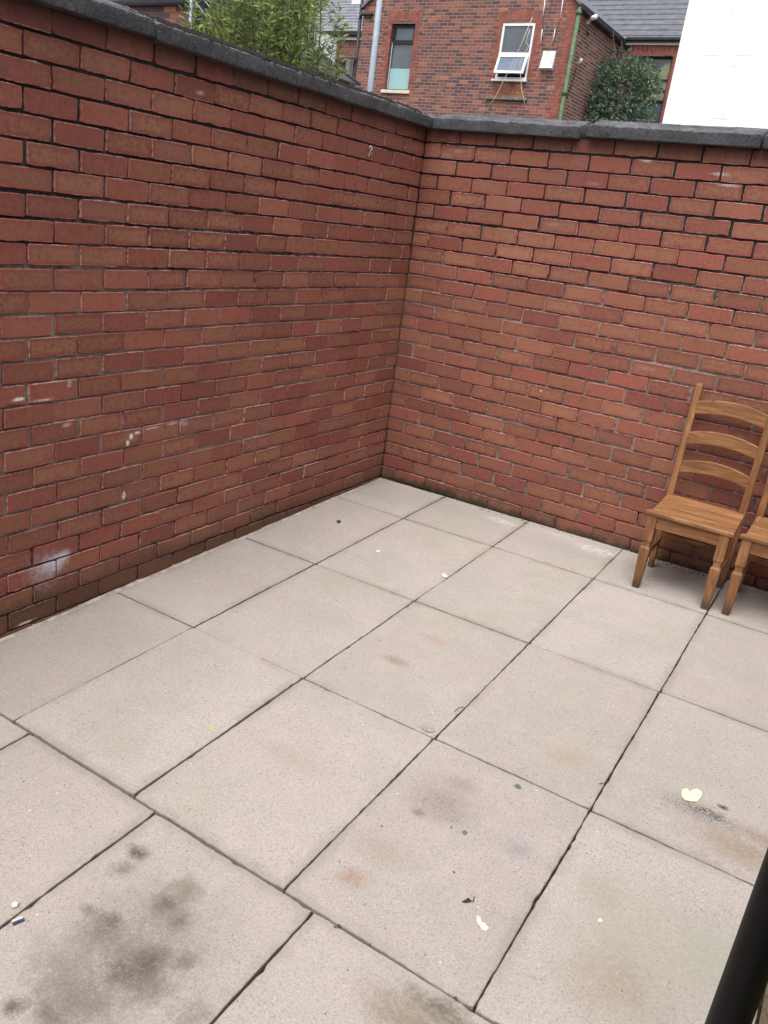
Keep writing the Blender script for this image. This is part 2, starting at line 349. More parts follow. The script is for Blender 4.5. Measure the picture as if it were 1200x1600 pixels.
# ------------------------------------------------------------------ the yard floor
ground=MB();g=90
ground.add([(-g,-g,-.42),(g,-g,-.42),(g,g,-.42),(-g,g,-.42)],[(0,1,2,3)])
struct(ground.build('ground',simple('earth',(.10,.085,.065),.95,.4,3)))
PITCH=.0855;BL=.232
XL=[0.016,.503,1.103,1.703,2.290,2.878,3.47]
YL=[-.047,.543,1.452,2.354,3.241]
S_=lambda a,b,rx,ry,c,st,k='s':(tuple(fl(a,b)),(rx,ry,.2),c,st,k)
BR=(.12,.098,.075);DK=(.078,.067,.056)
stains_and_shading=[S_(215,1330,.035,.03,DK,.85),S_(195,1355,.035,.04,BR,.6),
 S_(265,1415,.075,.06,DK,.62),S_(290,1390,.05,.05,BR,.6),S_(160,1455,.075,.055,DK,.62),S_(215,1505,.090,.07,DK,.72),
 S_(290,1500,.035,.035,DK,.65),S_(240,1545,.05,.05,BR,.6),S_(120,1560,.10,.05,DK,.6),S_(20,1572,.03,.03,DK,.8),S_(100,1500,.13,.09,(.20,.185,.155),.5),
 S_(240,1450,.24,.20,(.225,.20,.165),.5),S_(130,1570,.20,.12,(.20,.18,.145),.5),S_(220,1480,.20,.15,(.10,.09,.075),.26,'g'),S_(130,1540,.14,.09,(.10,.09,.075),.24,'g'),S_(235,1500,.04,.06,DK,.6),S_(175,1440,.04,.03,DK,.6),S_(258,1408,.035,.03,DK,.5),S_(190,1520,.05,.035,DK,.55),S_(80,1590,.08,.03,DK,.5),S_(280,1440,.03,.03,BR,.5),S_(140,1420,.03,.02,BR,.5),S_(300,1590,.06,.05,BR,.45),
 S_(690,1250,.15,.10,(.22,.185,.145),.38),S_(690,1262,.13,.09,(.10,.08,.06),.22,'g'),S_(720,1225,.06,.05,(.19,.16,.125),.35),S_(600,1330,.12,.06,(.25,.19,.14),.3),S_(550,1372,.045,.04,(.26,.16,.10),.6),S_(655,1270,.03,.02,BR,.6),
 S_(810,1325,.045,.05,(.22,.22,.215),.5),
 S_(1105,1270,.075,.028,(.045,.045,.06),.85,'g'),S_(1090,1268,.16,.06,(.13,.12,.11),.6,'g'),S_(1130,1262,.02,.012,(.04,.04,.05),.8),
 S_(1160,1330,.17,.09,(.25,.185,.12),.6),S_(1190,1310,.09,.05,(.22,.15,.10),.5),
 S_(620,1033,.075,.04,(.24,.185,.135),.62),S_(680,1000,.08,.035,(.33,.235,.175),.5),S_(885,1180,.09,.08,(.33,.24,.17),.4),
 S_(560,1090,.2,.1,(.30,.30,.28),.35),
 S_(1000,1480,.22,.28,(.32,.30,.235),.5),S_(1130,1500,.15,.15,(.31,.31,.25),.55),S_(960,1540,.12,.12,(.27,.22,.16),.45),S_(940,1390,.09,.09,(.29,.26,.19),.4),
 S_(450,1180,.16,.05,(.30,.25,.20),.35),S_(640,1590,.15,.08,(.20,.165,.12),.7),S_(690,1575,.09,.04,(.14,.115,.09),.8),
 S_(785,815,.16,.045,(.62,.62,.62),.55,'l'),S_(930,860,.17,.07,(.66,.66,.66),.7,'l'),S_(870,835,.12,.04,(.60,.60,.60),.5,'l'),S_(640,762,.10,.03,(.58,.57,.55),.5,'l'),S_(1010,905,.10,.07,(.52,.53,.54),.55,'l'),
 S_(700,795,.25,.11,(.30,.28,.255),.55),S_(870,855,.35,.12,(.30,.285,.265),.6),S_(1060,905,.3,.15,(.24,.225,.205),.6),S_(600,775,.2,.13,(.32,.30,.27),.5),  # shade along the back wall, painted into the slab colour
 S_(265,940,.5,.25,(.47,.42,.385),.3)]  # brighter light beside the left wall, painted as a paler patch
slab_m=mat_slab(stains_and_shading)
bed_m=simple('joint_dirt',(.028,.023,.018),.98,.5,40,.8,.004)
def slab_outline(x0,x1,y0,y1,ch=.0012):
    pts=[]
    def side(ax,ay,bx,by):
        L=math.hypot(bx-ax,by-ay);n=max(2,int(L/.022));nx,ny=(by-ay)/L,-(bx-ax)/L
        w1=random.uniform(0,6);
        for i in range(n):
            t=i/n; j=0 if i==0 else random.gauss(0,ch*.6)+ch*.8*math.sin(w1+t*9)
            if random.random()<.03: j-=random.uniform(.002,.005)
            pts.append((ax+(bx-ax)*t+nx*j,ay+(by-ay)*t+ny*j))
    r=.004
    side(x0+r,y0,x1-r,y0);side(x1,y0+r,x1,y1-r);side(x1-r,y1,x0+r,y1);side(x0,y1-r,x0,y0+r)
    return pts
pav=MB()
def slab(x0,x1,y0,y1,dz=0,gap=.0036):
    g1=gap*random.uniform(.5,1.25);x0+=g1;y0+=g1*random.uniform(.6,1.2);x1-=g1*random.uniform(.5,1);y1-=g1
    o=slab_outline(x0,x1,y0,y1);cx,cy=(x0+x1)/2,(y0+y1)/2
    tx,ty=random.uniform(-.0018,.0018),random.uniform(-.0015,.0015);dz+=random.uniform(-.0012,.0012)
    def P(x,y,z): return (x,y,fz(x,y)+z+dz+tx*(x-cx)+ty*(y-cy))
    def ins(q,d): return (min(max(q[0],x0+d)+0,x1-d) if 0 else cx+(q[0]-cx)*(1-d/((x1-x0)/2)),cy+(q[1]-cy)*(1-d/((y1-y0)/2)))
    n=len(o);rings=[(0,-.035,0.),(0,-.0020,0.),(.0008,-.0006,.001),(.0022,0,.0025),(.07,0,.07)]
    V=[];U=[]
    for d,z,u in rings:
        for q in o: a=ins(q,d);V.append(P(a[0],a[1],z));U.append((u,0))
    Fc=[]
    for k in range(len(rings)-1):
        for i in range(n): Fc.append((k*n+i,k*n+(i+1)%n,(k+1)*n+(i+1)%n,(k+1)*n+i))
    Fc.append(tuple(range(4*n,5*n)))
    pav.add(V,Fc,0,U,(random.random(),random.random(),.5))
for i in range(len(XL)-1):
    for j in range(len(YL)-1):
        if i==5 and j==3: continue
        x0,x1=XL[i],XL[i+1]
        slab(x0,x1,-YL[j+1],-YL[j],dz=(.003 if (i,j)==(1,3) else 0))
XB=[0.016,.597,1.205,1.812,2.42,2.878];
for i in range(len(XB)-1):
    for (a,b) in ((-4.16,-3.2395),(-5.07,-4.16)):
        slab(XB[i],XB[i+1],a,b,dz=-.0045)
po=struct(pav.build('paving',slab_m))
bed=MB();
def quad(m,x0,x1,y0,y1,dz,mi=0): m.add([(x0,y0,fz(x0,y0)+dz),(x1,y0,fz(x1,y0)+dz),(x1,y1,fz(x1,y1)+dz),(x0,y1,fz(x0,y1)+dz)],[(0,1,2,3)],mi)
quad(bed,-.03,3.6,-5.3,.0,-.014)
struct(bed.build('soil_bed',bed_m))

# ------------------------------------------------------------------ yard walls
marks=[(tuple(atX(84,880,0)),(.1,.075,.045),(.62,.64,.74),.85),(tuple(atX(70,890,0)),(.1,.10,.09),(.42,.36,.40),.5),(tuple(atX(100,868,0)),(.1,.04,.03),(.6,.6,.68),.7),
 (tuple(atX(199,692,0)),(.1,.010,.020),(.74,.70,.68),1),(tuple(atX(205,682,0)),(.1,.014,.015),(.74,.70,.68),1),(tuple(atX(214,676,0)),(.1,.018,.009),(.70,.66,.63),.95),(tuple(atX(238,669,0)),(.1,.045,.006),(.60,.53,.48),.8),(tuple(atX(270,662,0)),(.1,.040,.006),(.55,.48,.46),.7),
 (tuple(atX(30,624,0)),(.1,.034,.009),(.74,.70,.68),1),(tuple(atX(66,625,0)),(.1,.055,.006),(.60,.53,.50),.85),(tuple(atX(108,600,0)),(.1,.014,.018),(.6,.5,.48),.6),(tuple(atX(105,664,0)),(.1,.03,.010),(.6,.5,.45),.6),
 (tuple(atX(194,775,0)),(.1,.012,.022),(.75,.70,.66),.8),(tuple(atX(287,661,0)),(.1,.03,.02),(.45,.38,.45),.5),(tuple(atX(40,973,0)),(.1,.05,.008),(.7,.64,.6),.8),(tuple(atX(312,145,0)),(.1,.03,.012),(.55,.45,.42),.5),
 (tuple(at(697,245,0)),(.05,.1,.03),(.42,.30,.30),.16),(tuple(at(716,236,0)),(.05,.1,.012),(.6,.5,.5),.16),(tuple(at(1125,272,0)),(.05,.1,.010),(.62,.56,.58),.5),(tuple(at(1010,250,0)),(.04,.1,.014),(.6,.55,.5),.6),
 (tuple(at(926,287,0)),(.05,.1,.012),(.5,.42,.45),.16),(tuple(at(1140,290,0)),(.07,.1,.009),(.6,.55,.56),.45),(tuple(at(867,351,0)),(.05,.1,.012),(.55,.42,.38),.16),(tuple(at(1010,575,0)),(.06,.1,.014),(.5,.4,.4),.16),(tuple(at(845,611,0)),(.008,.1,.008),(.8,.6,.5),.9)]
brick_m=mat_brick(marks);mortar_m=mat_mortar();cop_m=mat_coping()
def one_brick(mb,T,u0,u1,v0,v1,full):
    """T maps (u along wall, v up, d outwards) to the world"""
    cu,cv=(u0+u1)/2,(v0+v1)/2;hu,hv=(u1-u0)/2,(v1-v0)/2
    pr=random.gauss(0,.0013);tl=random.gauss(0,.0012);tv=random.gauss(0,.0010);rot=random.gauss(0,.004)
    o=[]
    nu=7 if full else 4
    er=random.uniform(.0003,.0013)
    def sd(ax,ay,bx,by,n,nx,ny):
        for i in range(n):
            t=i/n;j=random.gauss(0,er)-(random.uniform(.001,.004) if random.random()<.05 else 0)
            o.append((ax+(bx-ax)*t+nx*j,ay+(by-ay)*t+ny*j))
    k=.0025
    sd(-hu+k,-hv,hu-k,-hv,nu,0,-1);sd(hu,-hv+k,hu,hv-k,3,1,0);sd(hu-k,hv,-hu+k,hv,nu,0,1);sd(-hu,hv-k,-hu,-hv+k,3,-1,0)
    n=len(o);rings=[(0,-.030),(0,-.0028),(.0007,-.0008),(.0024,0)]
    V=[];U=[]
    for ins,d in rings:
        for (a,b) in o:
            a2=a*(1-ins/hu);b2=b*(1-ins/hv)
            x=cu+a2*math.cos(rot)-b2*math.sin(rot);y=cv+a2*math.sin(rot)+b2*math.cos(rot)
            V.append(T(x,y,d+pr+tl*a2/hu+tv*b2/hv));
            sc=.111/hu if full else 1
            ua=a2*sc if full else (a2+math.copysign(.111-hu,a2))
            U.append((ua,b2*.0375/hv))
    Fc=[]
    for q in range(len(rings)-1):
        for i in range(n): Fc.append((q*n+i,q*n+(i+1)%n,(q+1)*n+(i+1)%n,(q+1)*n+i))
    Fc.append(tuple(range(3*n,4*n)))
    mb.add(V,Fc,0,U,(random.random(),random.random(),random.random()))
def yard_wall(name,T,length,half_odd,Tbox,label):
    root=empty(name,T(length/2,0,0) if 0 else (0,0,0),label,'wall')
    mb=MB()
    phase=[random.uniform(0,6) for _ in range(30)]
    for k in range(1,30):                       # course k counted from the top
        ztop=(25.95-k+1)*PITCH;z0=ztop-PITCH
        first=BL/2 if (k%2==1)==half_odd else BL
        u=0;i=0;dr=random.gauss(0,.004);jm=.0100
        while u<length:
            L=first if i==0 else BL
            e=random.gauss(0,.0018)
            wv=.0022*math.sin(u*2.1+phase[k])+.0012*math.sin(u*5.3+k)
            th=random.gauss(0,.0006)
            one_brick(mb,T,u+jm/2+(random.gauss(0,.0018) if i else -.002)+(dr if i else 0),u+L-jm/2+e+dr,z0+jm/2+wv+th+random.gauss(0,.0006),ztop-jm/2+wv,L==BL)
            u+=L;i+=1
    # uneven recessed mortar
    st=.0115;nu=int(length/st);z1=25.95*PITCH+.002;z0=-.35;nv=int((z1-z0)/st)
    from mathutils import noise as mn
    V=[]
    for a in range(nu+1):
        for b in range(nv+1):
            u=a*length/nu;v=z0+b*(z1-z0)/nv
            w_=mn.noise(Vector((u*3,v*3,hash(name)%1 +5)))*.0035+mn.noise(Vector((u*55,v*55,3)))*.0028+mn.noise(Vector((u*14,v*14,9)))*.0022
            V.append(T(u,v,-.0098+w_*1.15))
    Fc=[]
    for a in range(nu):
        for b in range(nv):
            q=a*(nv+1)+b;Fc.append((q,q+nv+1,q+nv+2,q+1))
    o=MB();o.add(V,Fc,1,None,(0,0,0));
    mb.v,oo=mb.v,len(mb.v)
    mb.v+=o.v;mb.f+=[[i+oo for i in f] for f in o.f];mb.mi+=o.mi;mb.uv+=o.uv;mb.col+=o.col;mb.sm+=[True]*len(o.f)
    # core of the wall behind the face
    lo,hi=Tbox;mb.box(lo,hi,1)
    mb.build('brickwork',[brick_m,mortar_m],root)
    return root
TL=lambda u,v,d:(d,-u,v)
TB=lambda u,v,d:(u,-d,v)
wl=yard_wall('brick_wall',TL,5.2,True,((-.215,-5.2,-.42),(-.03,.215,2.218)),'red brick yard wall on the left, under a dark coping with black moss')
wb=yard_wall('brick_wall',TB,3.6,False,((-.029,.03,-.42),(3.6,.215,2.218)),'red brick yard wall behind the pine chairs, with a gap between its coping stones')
# fix winding of the left wall happens through face normals both sides rendering alike
def coping(parent,a,b,along,zb=2.2120,gapL=0,gapR=0,notch=None):
    """a..b run of one stone along y (left wall) or x (back wall); lofted profile"""
    prof=[(-.268,0),(-.270,.055),(-.269,.0565),(-.267,.0575),(-.13,.102),(-.11,.106),(-.09,.101),(.047,.0600),(.0515,.0575),(.0528,.0550),(.054,.003),(.0535,.0005),(.051,-.001)]
    L=b-a;n=max(4,int(L/.012));V=[]
    dz=random.gauss(0,.003);tw=random.gauss(0,.003)
    from mathutils import noise as mn
    # finer profile
    pp=[]
    for i in range(len(prof)-1):
        (p0,q0),(p1,q1)=prof[i],prof[i+1];m=max(1,int(math.hypot(p1-p0,q1-q0)/.014))
        for k in range(m): pp.append((p0+(p1-p0)*k/m,q0+(q1-q0)*k/m))
    pp.append(prof[-1]);m=len(pp)
    for i in range(n+1):
        s=a+L*i/n; e=min(i,n-i);rd=(.010 if e==0 else 0)
        for (p,q) in pp:
            P=Vector((s*1.0,p,q));r=mn.noise(P*18)*.0030+mn.noise(P*70)*.0030+mn.noise(P*5)*.003
            pq=p+(-.11-p)*rd*2+r*(1 if p>-.11 else -1);qq=q*(1-rd)+r*.8+dz+tw*(s-a)
            if q>.01: qq-= .006 if e==0 else 0
            V.append((pq,s,zb+qq) if along=='y' else (s,-pq,zb+qq))
    Fc=[]
    for i in range(n):
        for k in range(m-1): Fc.append((i*m+k,(i+1)*m+k,(i+1)*m+k+1,i*m+k+1))
        Fc.append((i*m+m-1,(i+1)*m+m-1,(i+1)*m,i*m))
    Fc.append(tuple(range(m)));Fc.append(tuple(range(n*m,(n+1)*m))[::-1])
    mb=MB();mb.fix=True;mb.add(V,Fc,0,None,(0,0,0),True)
    return mb.build('coping_stone',cop_m,parent)
for (a,b) in ((-5.2,-4.03),(-4.022,-3.13),(-3.122,-2.245),(-2.239,-1.358),(-1.352,-.445),(-.438,.268)): coping(wl,a,b,'y')
for (a,b) in ((.062,.966),(1.012,1.890),(1.900,2.80),(2.807,3.6)): coping(wb,a,b,'x')
# broken corner of mortar in the wide coping gap
mb=MB();mb.box((.965,-.01,2.2120),(1.014,.20,2.238),0,bev=.004);mb.build('mortar_fill',mortar_m,wb)

# moss, lichen clumps on the left coping, dirt and moss at the wall foot
def lumps(name,mat,pts,label,cat,flat=.5):
    mb=MB()
    for (x,y,z,r,ax) in pts:
        n=6;V=[];ph=random.uniform(0,6)
        ex=random.uniform(.7,1.6)
        for ring,(h,rr) in enumerate(((0,1.),(.5,.85),(.85,.45))):
            for k in range(n):
                a=2*math.pi*k/n+ph;q=rr*r*random.uniform(.75,1.2)
                dx,dy=math.cos(a)*q*ex,math.sin(a)*q/ex
                V.append((x+dx,y+dy,z+h*r*flat+ (ax*dx)))
        V.append((x,y,z+r*flat))
        Fc=[(rg*n+k,rg*n+(k+1)%n,(rg+1)*n+(k+1)%n,(rg+1)*n+k) for rg in(0,1) for k in range(n)]
        Fc+=[(2*n+k,2*n+(k+1)%n,3*n) for k in range(n)]
        mb.add(V,Fc,0,None,(0,0,0),True)
    return tag(mb.build(name,mat),label,cat,kind='stuff')
moss_m=simple('black_moss',(.022,.020,.018),1,.6,80,1,.006)
pts=[]
while len(pts)<1000:
    y=random.uniform(-2.35,-.05)
    u=random.random();p=random.uniform(-.10,.040)
    dens=math.exp(-((y+1.75)/.38)**2)*1.0+.35*math.exp(-((y+.75)/.5)**2)+.05
    if random.random()>dens: continue
    cl=random.randint(1,3)
    for _ in range(cl):
        yy=y+random.gauss(0,.018);q=min(max(p+random.gauss(0,.012),-.12),.036)
        zz=2.212+.100-.295*(q+.09) if q>-.09 else 2.212+.098
        pts.append((q,yy,zz-.003,random.uniform(.006,.017),-.3 if q>-.09 else -.1))
lumps('moss',moss_m,pts,'black moss clumps along the top of the left coping','moss',.8)
gm=simple('green_moss',(.030,.033,.016),1,.6,60,1,.005)
pts=[]
for _ in range(1500):
    x=random.uniform(.0,2.6);y=-random.uniform(.004,.046);r=random.uniform(.005,.015)
    if random.random()<.45+.4*math.sin(x*7)+.2*math.sin(x*17): pts.append((x,y,fz(x,y)-.010,r,0))
lumps('moss',gm,pts,'dark green moss and dirt in the gap at the foot of the back wall','moss',.8)
pts=[]
for (xs,ys) in [('x',v) for v in XL[1:6]]+[('y',v) for v in YL[1:]]:
    for _ in range(55):
        if xs=='x': x=ys+random.gauss(0,.0025);y=-random.uniform(.05,3.24)
        else: y=-ys+random.gauss(0,.0025);x=random.uniform(.05,2.85)
        if math.sin(x*9+y*7)+math.sin(x*3.1-y*5)<.3: continue
        pts.append((x,y,fz(x,y)-.004,random.uniform(.0018,.0045),0))
for _ in range(5):
    t=random.random();a=fl(500+t*210,1432+t*130);pts.append((a[0]+random.gauss(0,.004),-3.243+random.gauss(0,.004),fz(a[0],-3.243)-.003,random.uniform(.002,.007),0))
lumps('dirt_crumbs',simple('crumbs',(.075,.062,.045),1,.5,90,.6),pts,'dark dirt crumbs and moss caught in the paving joints','dirt',.7)
# pale mortar haunch along the left wall foot
from mathutils import noise as mn
mb=MB();V=[];n=600
for i in range(n+1):
    y=-i*5.1/n;a=.010+.004*mn.noise(Vector((0,y*9,1)))+.002*mn.noise(Vector((0,y*40,1)));V+=[(-.006,y,fz(0,y)+.003+.003*mn.noise(Vector((0,y*12,4)))),(a,y,fz(a,y)+.0008),(.020,y,fz(a,y)-.004)]
mb.add(V,[(i*3+k,i*3+k+1,i*3+4+k,i*3+3+k) for i in range(n) for k in(0,1)],0,None,(0,0,0),True)
mb.build('mortar_fillet',simple('pale_mortar',(.36,.32,.28),.95,.35,14,.6,.002),wl)
# debris: small pale flakes and dark bits scattered on the slabs
def scatter(name,mat,N_,r0,r1,label,cat,thin=.25):
    mb=MB()
    for _ in range(N_):
        x=random.uniform(.03,2.85);y=-random.uniform(.05,3.9);r=random.uniform(r0,r1)*(1 if random.random()<.9 else 1.8)
        n=5;ph=random.uniform(0,6);e=random.uniform(.5,1.0)
        z=fz(x,y)+(.0008 if y>-3.243 else -.0052)
        V=[(x+math.cos(ph+2*math.pi*k/n)*r*random.uniform(.6,1.2),y+math.sin(ph+2*math.pi*k/n)*r*e*random.uniform(.6,1.2),z) for k in range(n)]
        V.append((x,y,z+r*thin));mb.add(V,[(k,(k+1)%n,n) for k in range(n)]+[tuple(range(n))[::-1]])
    return tag(mb.build(name,mat),label,cat,kind='stuff')
scatter('grit',simple('pale_grit',(.68,.60,.50),.8,.2,50,0),170,.0010,.0026,'pale grit and flakes scattered over the slabs','grit')
scatter('grit',simple('dark_grit',(.06,.048,.038),.9,.4,50,0),330,.0010,.0028,'dark grit specks scattered over the slabs','grit',.5)

# ------------------------------------------------------------------ small things lying on the slabs
def flat_thing(name,poly_px,mat,label,cat,th=.0015,curl=0,lift=.0):
    P=[fl(a,b) for a,b in poly_px];c=sum(P)/len(P)
    o=MB();n=len(P);z=lambda q:fz(q[0],q[1])+.003+lift
    V=[(q[0],q[1],z(q)+curl*random.random()) for q in P]+[(q[0]*.5+c[0]*.5,q[1]*.5+c[1]*.5,z(q)+th+curl*.3) for q in P]+[(c[0],c[1],z(c)+th)]
    V+=[(q[0],q[1],v[2]-th) for q,v in zip(P,V[:n])]
    Fc=[(k,(k+1)%n,n+(k+1)%n,n+k) for k in range(n)]+[(n+k,n+(k+1)%n,2*n) for k in range(n)]+[(2*n+1+(k+1)%n,2*n+1+k,k,(k+1)%n)[::-1] for k in range(n)]+[tuple(range(2*n+1,3*n+1))[::-1]]
    o.fix=True;o.add(V,Fc);return tag(o.build(name,mat),label,cat)
cream=simple('cream_leaf',(.74,.66,.48),.7,.12,60,.2);pale=simple('dried_paint',(.76,.68,.50),.6,.12,60,.2)
flat_thing('fallen_leaf',[(1064,1240),(1067,1234),(1073,1233),(1077,1237),(1079,1236),(1082,1235),(1088,1234),(1096,1239),(1095,1247),(1089,1254),(1080,1254),(1070,1252),(1065,1246)],cream,'cream heart-shaped dry leaf on the slab beside the black smear','leaf',.002,.003)
flat_thing('paint_flake',[(745,1431),(750,1434),(752,1441),(758,1444),(764,1452),(758,1456),(752,1452),(749,1447),(744,1440)],pale,'pale cream paint splash on the large middle slab near the front','paint flake')
flat_thing('paint_flake',[(934,1437),(939,1436),(942,1440),(938,1442),(934,1441)],pale,'small cream fleck on the right front slab near the black pipe','paint flake')
flat_thing('fallen_leaf',[(803,1228),(808,1226),(813,1229),(814,1233),(807,1232)],simple('green_leaf',(.09,.15,.09),.6,.3,60),'small green leaf fragment on the slab left of the cream leaf','leaf',.001,.002)
flat_thing('fallen_leaf',[(722,1301),(726,1299),(731,1302),(727,1305),(723,1304)],bpy.data.materials['green_leaf'],'tiny green leaf fragment near the brown stain','leaf',.001,.002)
flat_thing('fallen_leaf',[(325,1140),(329,1137),(334,1139),(335,1142),(329,1144)],simple('yellow_leaf',(.42,.40,.16),.7,.2,60),'small yellow-green leaf on the slab left of centre','leaf',.001,.002)
flat_thing('dark_scrap',[(721,1410),(727,1407),(732,1404),(735,1408),(736,1410),(729,1412)],simple('soot',(.03,.03,.03),.9,.3,60),'black scrap lying just above the cream paint splash','scrap',.0015,.002)
flat_thing('fallen_leaf',[(690,899),(694,897),(699,901),(697,904),(692,903)],cream,'small cream leaf beside the joint below the back corner','leaf',.001,.003)
flat_thing('wet_leaf',[(657,1136),(661,1133),(669,1134),(676,1138),(680,1143),(675,1145),(667,1144),(661,1141)],simple('wet_grey',(.30,.305,.275),.35,.25,60,.2),'thin grey-green wet leaf at the crossing of two dark joints','leaf',.0012,.002)
flat_thing('wood_chip',[(525,815),(530,813),(533,816),(529,819)],simple('chip',(.05,.045,.035),.8,.2,60),'dark wood chip on the slab near the left wall corner','chip',.004,.002)
for q in ((262,868,'near the left wall'),(590,862,'in the middle of the second slab row')):
    a,b,s=q;flat_thing('pale_chip',[(a-3,b),(a,b-2),(a+4,b-1),(a+3,b+2),(a-1,b+2)],pale,'tiny pale chip '+s,'chip',.002,.001)
# blue and white wrapper
p=fl(28,1438);e=empty('crumpled_wrapper',(p[0],p[1],fz(p[0],p[1])-.004),'tiny blue and white wrapper by the joint at the left edge','wrapper')
z=e.location.z;mb=MB();rot=Matrix.Rotation(R(-20),3,'Z');mb.box((p[0]-.008,p[1]-.014,z),(p[0]+.008,p[1]+.014,z+.007),bev=.002,rot=rot);mb.build('wrapper_body',simple('white_foil',(.66,.58,.42),.4,.2,80),e)
mb=MB();mb.box((p[0]+.0015,p[1]-.0145,z+.0015),(p[0]+.0088,p[1]+.0145,z+.0078),bev=.001,rot=rot,piv=(p[0],p[1],z));mb.build('printed_band',simple('blue_foil',(.04,.07,.17),.35,.2,80),e)
p=fl(22,1415);flat_thing('pale_chip',[(18,1413),(23,1410),(29,1411),(27,1417),(20,1419)],pale,'pale chip beside the blue wrapper at the left edge','chip',.003,.001)
# twigs in the joints
tw=simple('twig_bark',(.07,.05,.035),.9,.3,60)
for (pp,lb) in ([[(936,1226),(944,1226),(951,1222),(952,1218)],'thin curved dry twig crossing the joint beside the cream leaf slab'],[[(710,1113),(716,1108),(724,1106)],'short dry twig in the joint above the slab crossing'],[[(733,1408),(739,1412),(741,1402)],'thin bent stalk by the black scrap']):
    q=[fl(a,b) for a,b in pp];mb=MB();mb.tube([(v[0],v[1],fz(v[0],v[1])+.004+.004*(i==1)) for i,v in enumerate(q)],.0013,5);tag(mb.build('dry_twig',tw),lb,'twig')

# ------------------------------------------------------------------ hook in the left wall
h=atX(575,238,0);e=empty('wall_hook',h,'small pale curled wire hook near the top right of the left wall','hook')
mb=MB();pts=[(h[0]+.006,h[1],h[2]-.025),(h[0]+.010,h[1]+.002,h[2]+.0),(h[0]+.014,h[1]+.004,h[2]+.012)]
for k in range(9):
    a=R(-100+k*36);pts.append((h[0]+.016,h[1]-.002+.012*math.cos(a),h[2]+.022+.011*math.sin(a)))
mb.tube(pts,.0032,6);mb.build('wire',simple('hook_white',(.62,.52,.46),.6,.2,60),e)
mb=MB();mb.tube([(h[0]-.02,h[1],h[2]-.020),(h[0]+.007,h[1],h[2]-.024)],.004,6);mb.build('screw',simple('rust',(.16,.08,.05),.8,.3,60),e)

# ------------------------------------------------------------------ ladder-back chairs
wood=mat_wood()
def loft(mb,sections,uvax=0):
    """sections: list of 4+ point loops; UV runs along the loft"""
    n=len(sections[0]);V=[];U=[];acc=0
    for i,s in enumerate(sections):
        if i: acc+=(Vector(sections[i][0])-Vector(sections[i-1][0])).length
        for k,p in enumerate(s): V.append(p);U.append((acc,k*.021))
    Fc=[(i*n+k,i*n+(k+1)%n,(i+1)*n+(k+1)%n,(i+1)*n+k) for i in range(len(sections)-1) for k in range(n)]
    Fc+=[tuple(range(n))[::-1],tuple((len(sections)-1)*n+k for k in range(n))]
    mb.fix=True;mb.add(V,Fc,0,U);return mb
def sq(x,y,z,a,b,c=.003,lean=0):
    """chamfered rectangle a x b at height z"""
    return [(x-a+c,y-b,z),(x+a-c,y-b,z),(x+a,y-b+c,z),(x+a,y+b-c,z),(x+a-c,y+b,z),(x-a+c,y+b,z),(x-a,y+b-c,z),(x-a,y-b+c,z)]
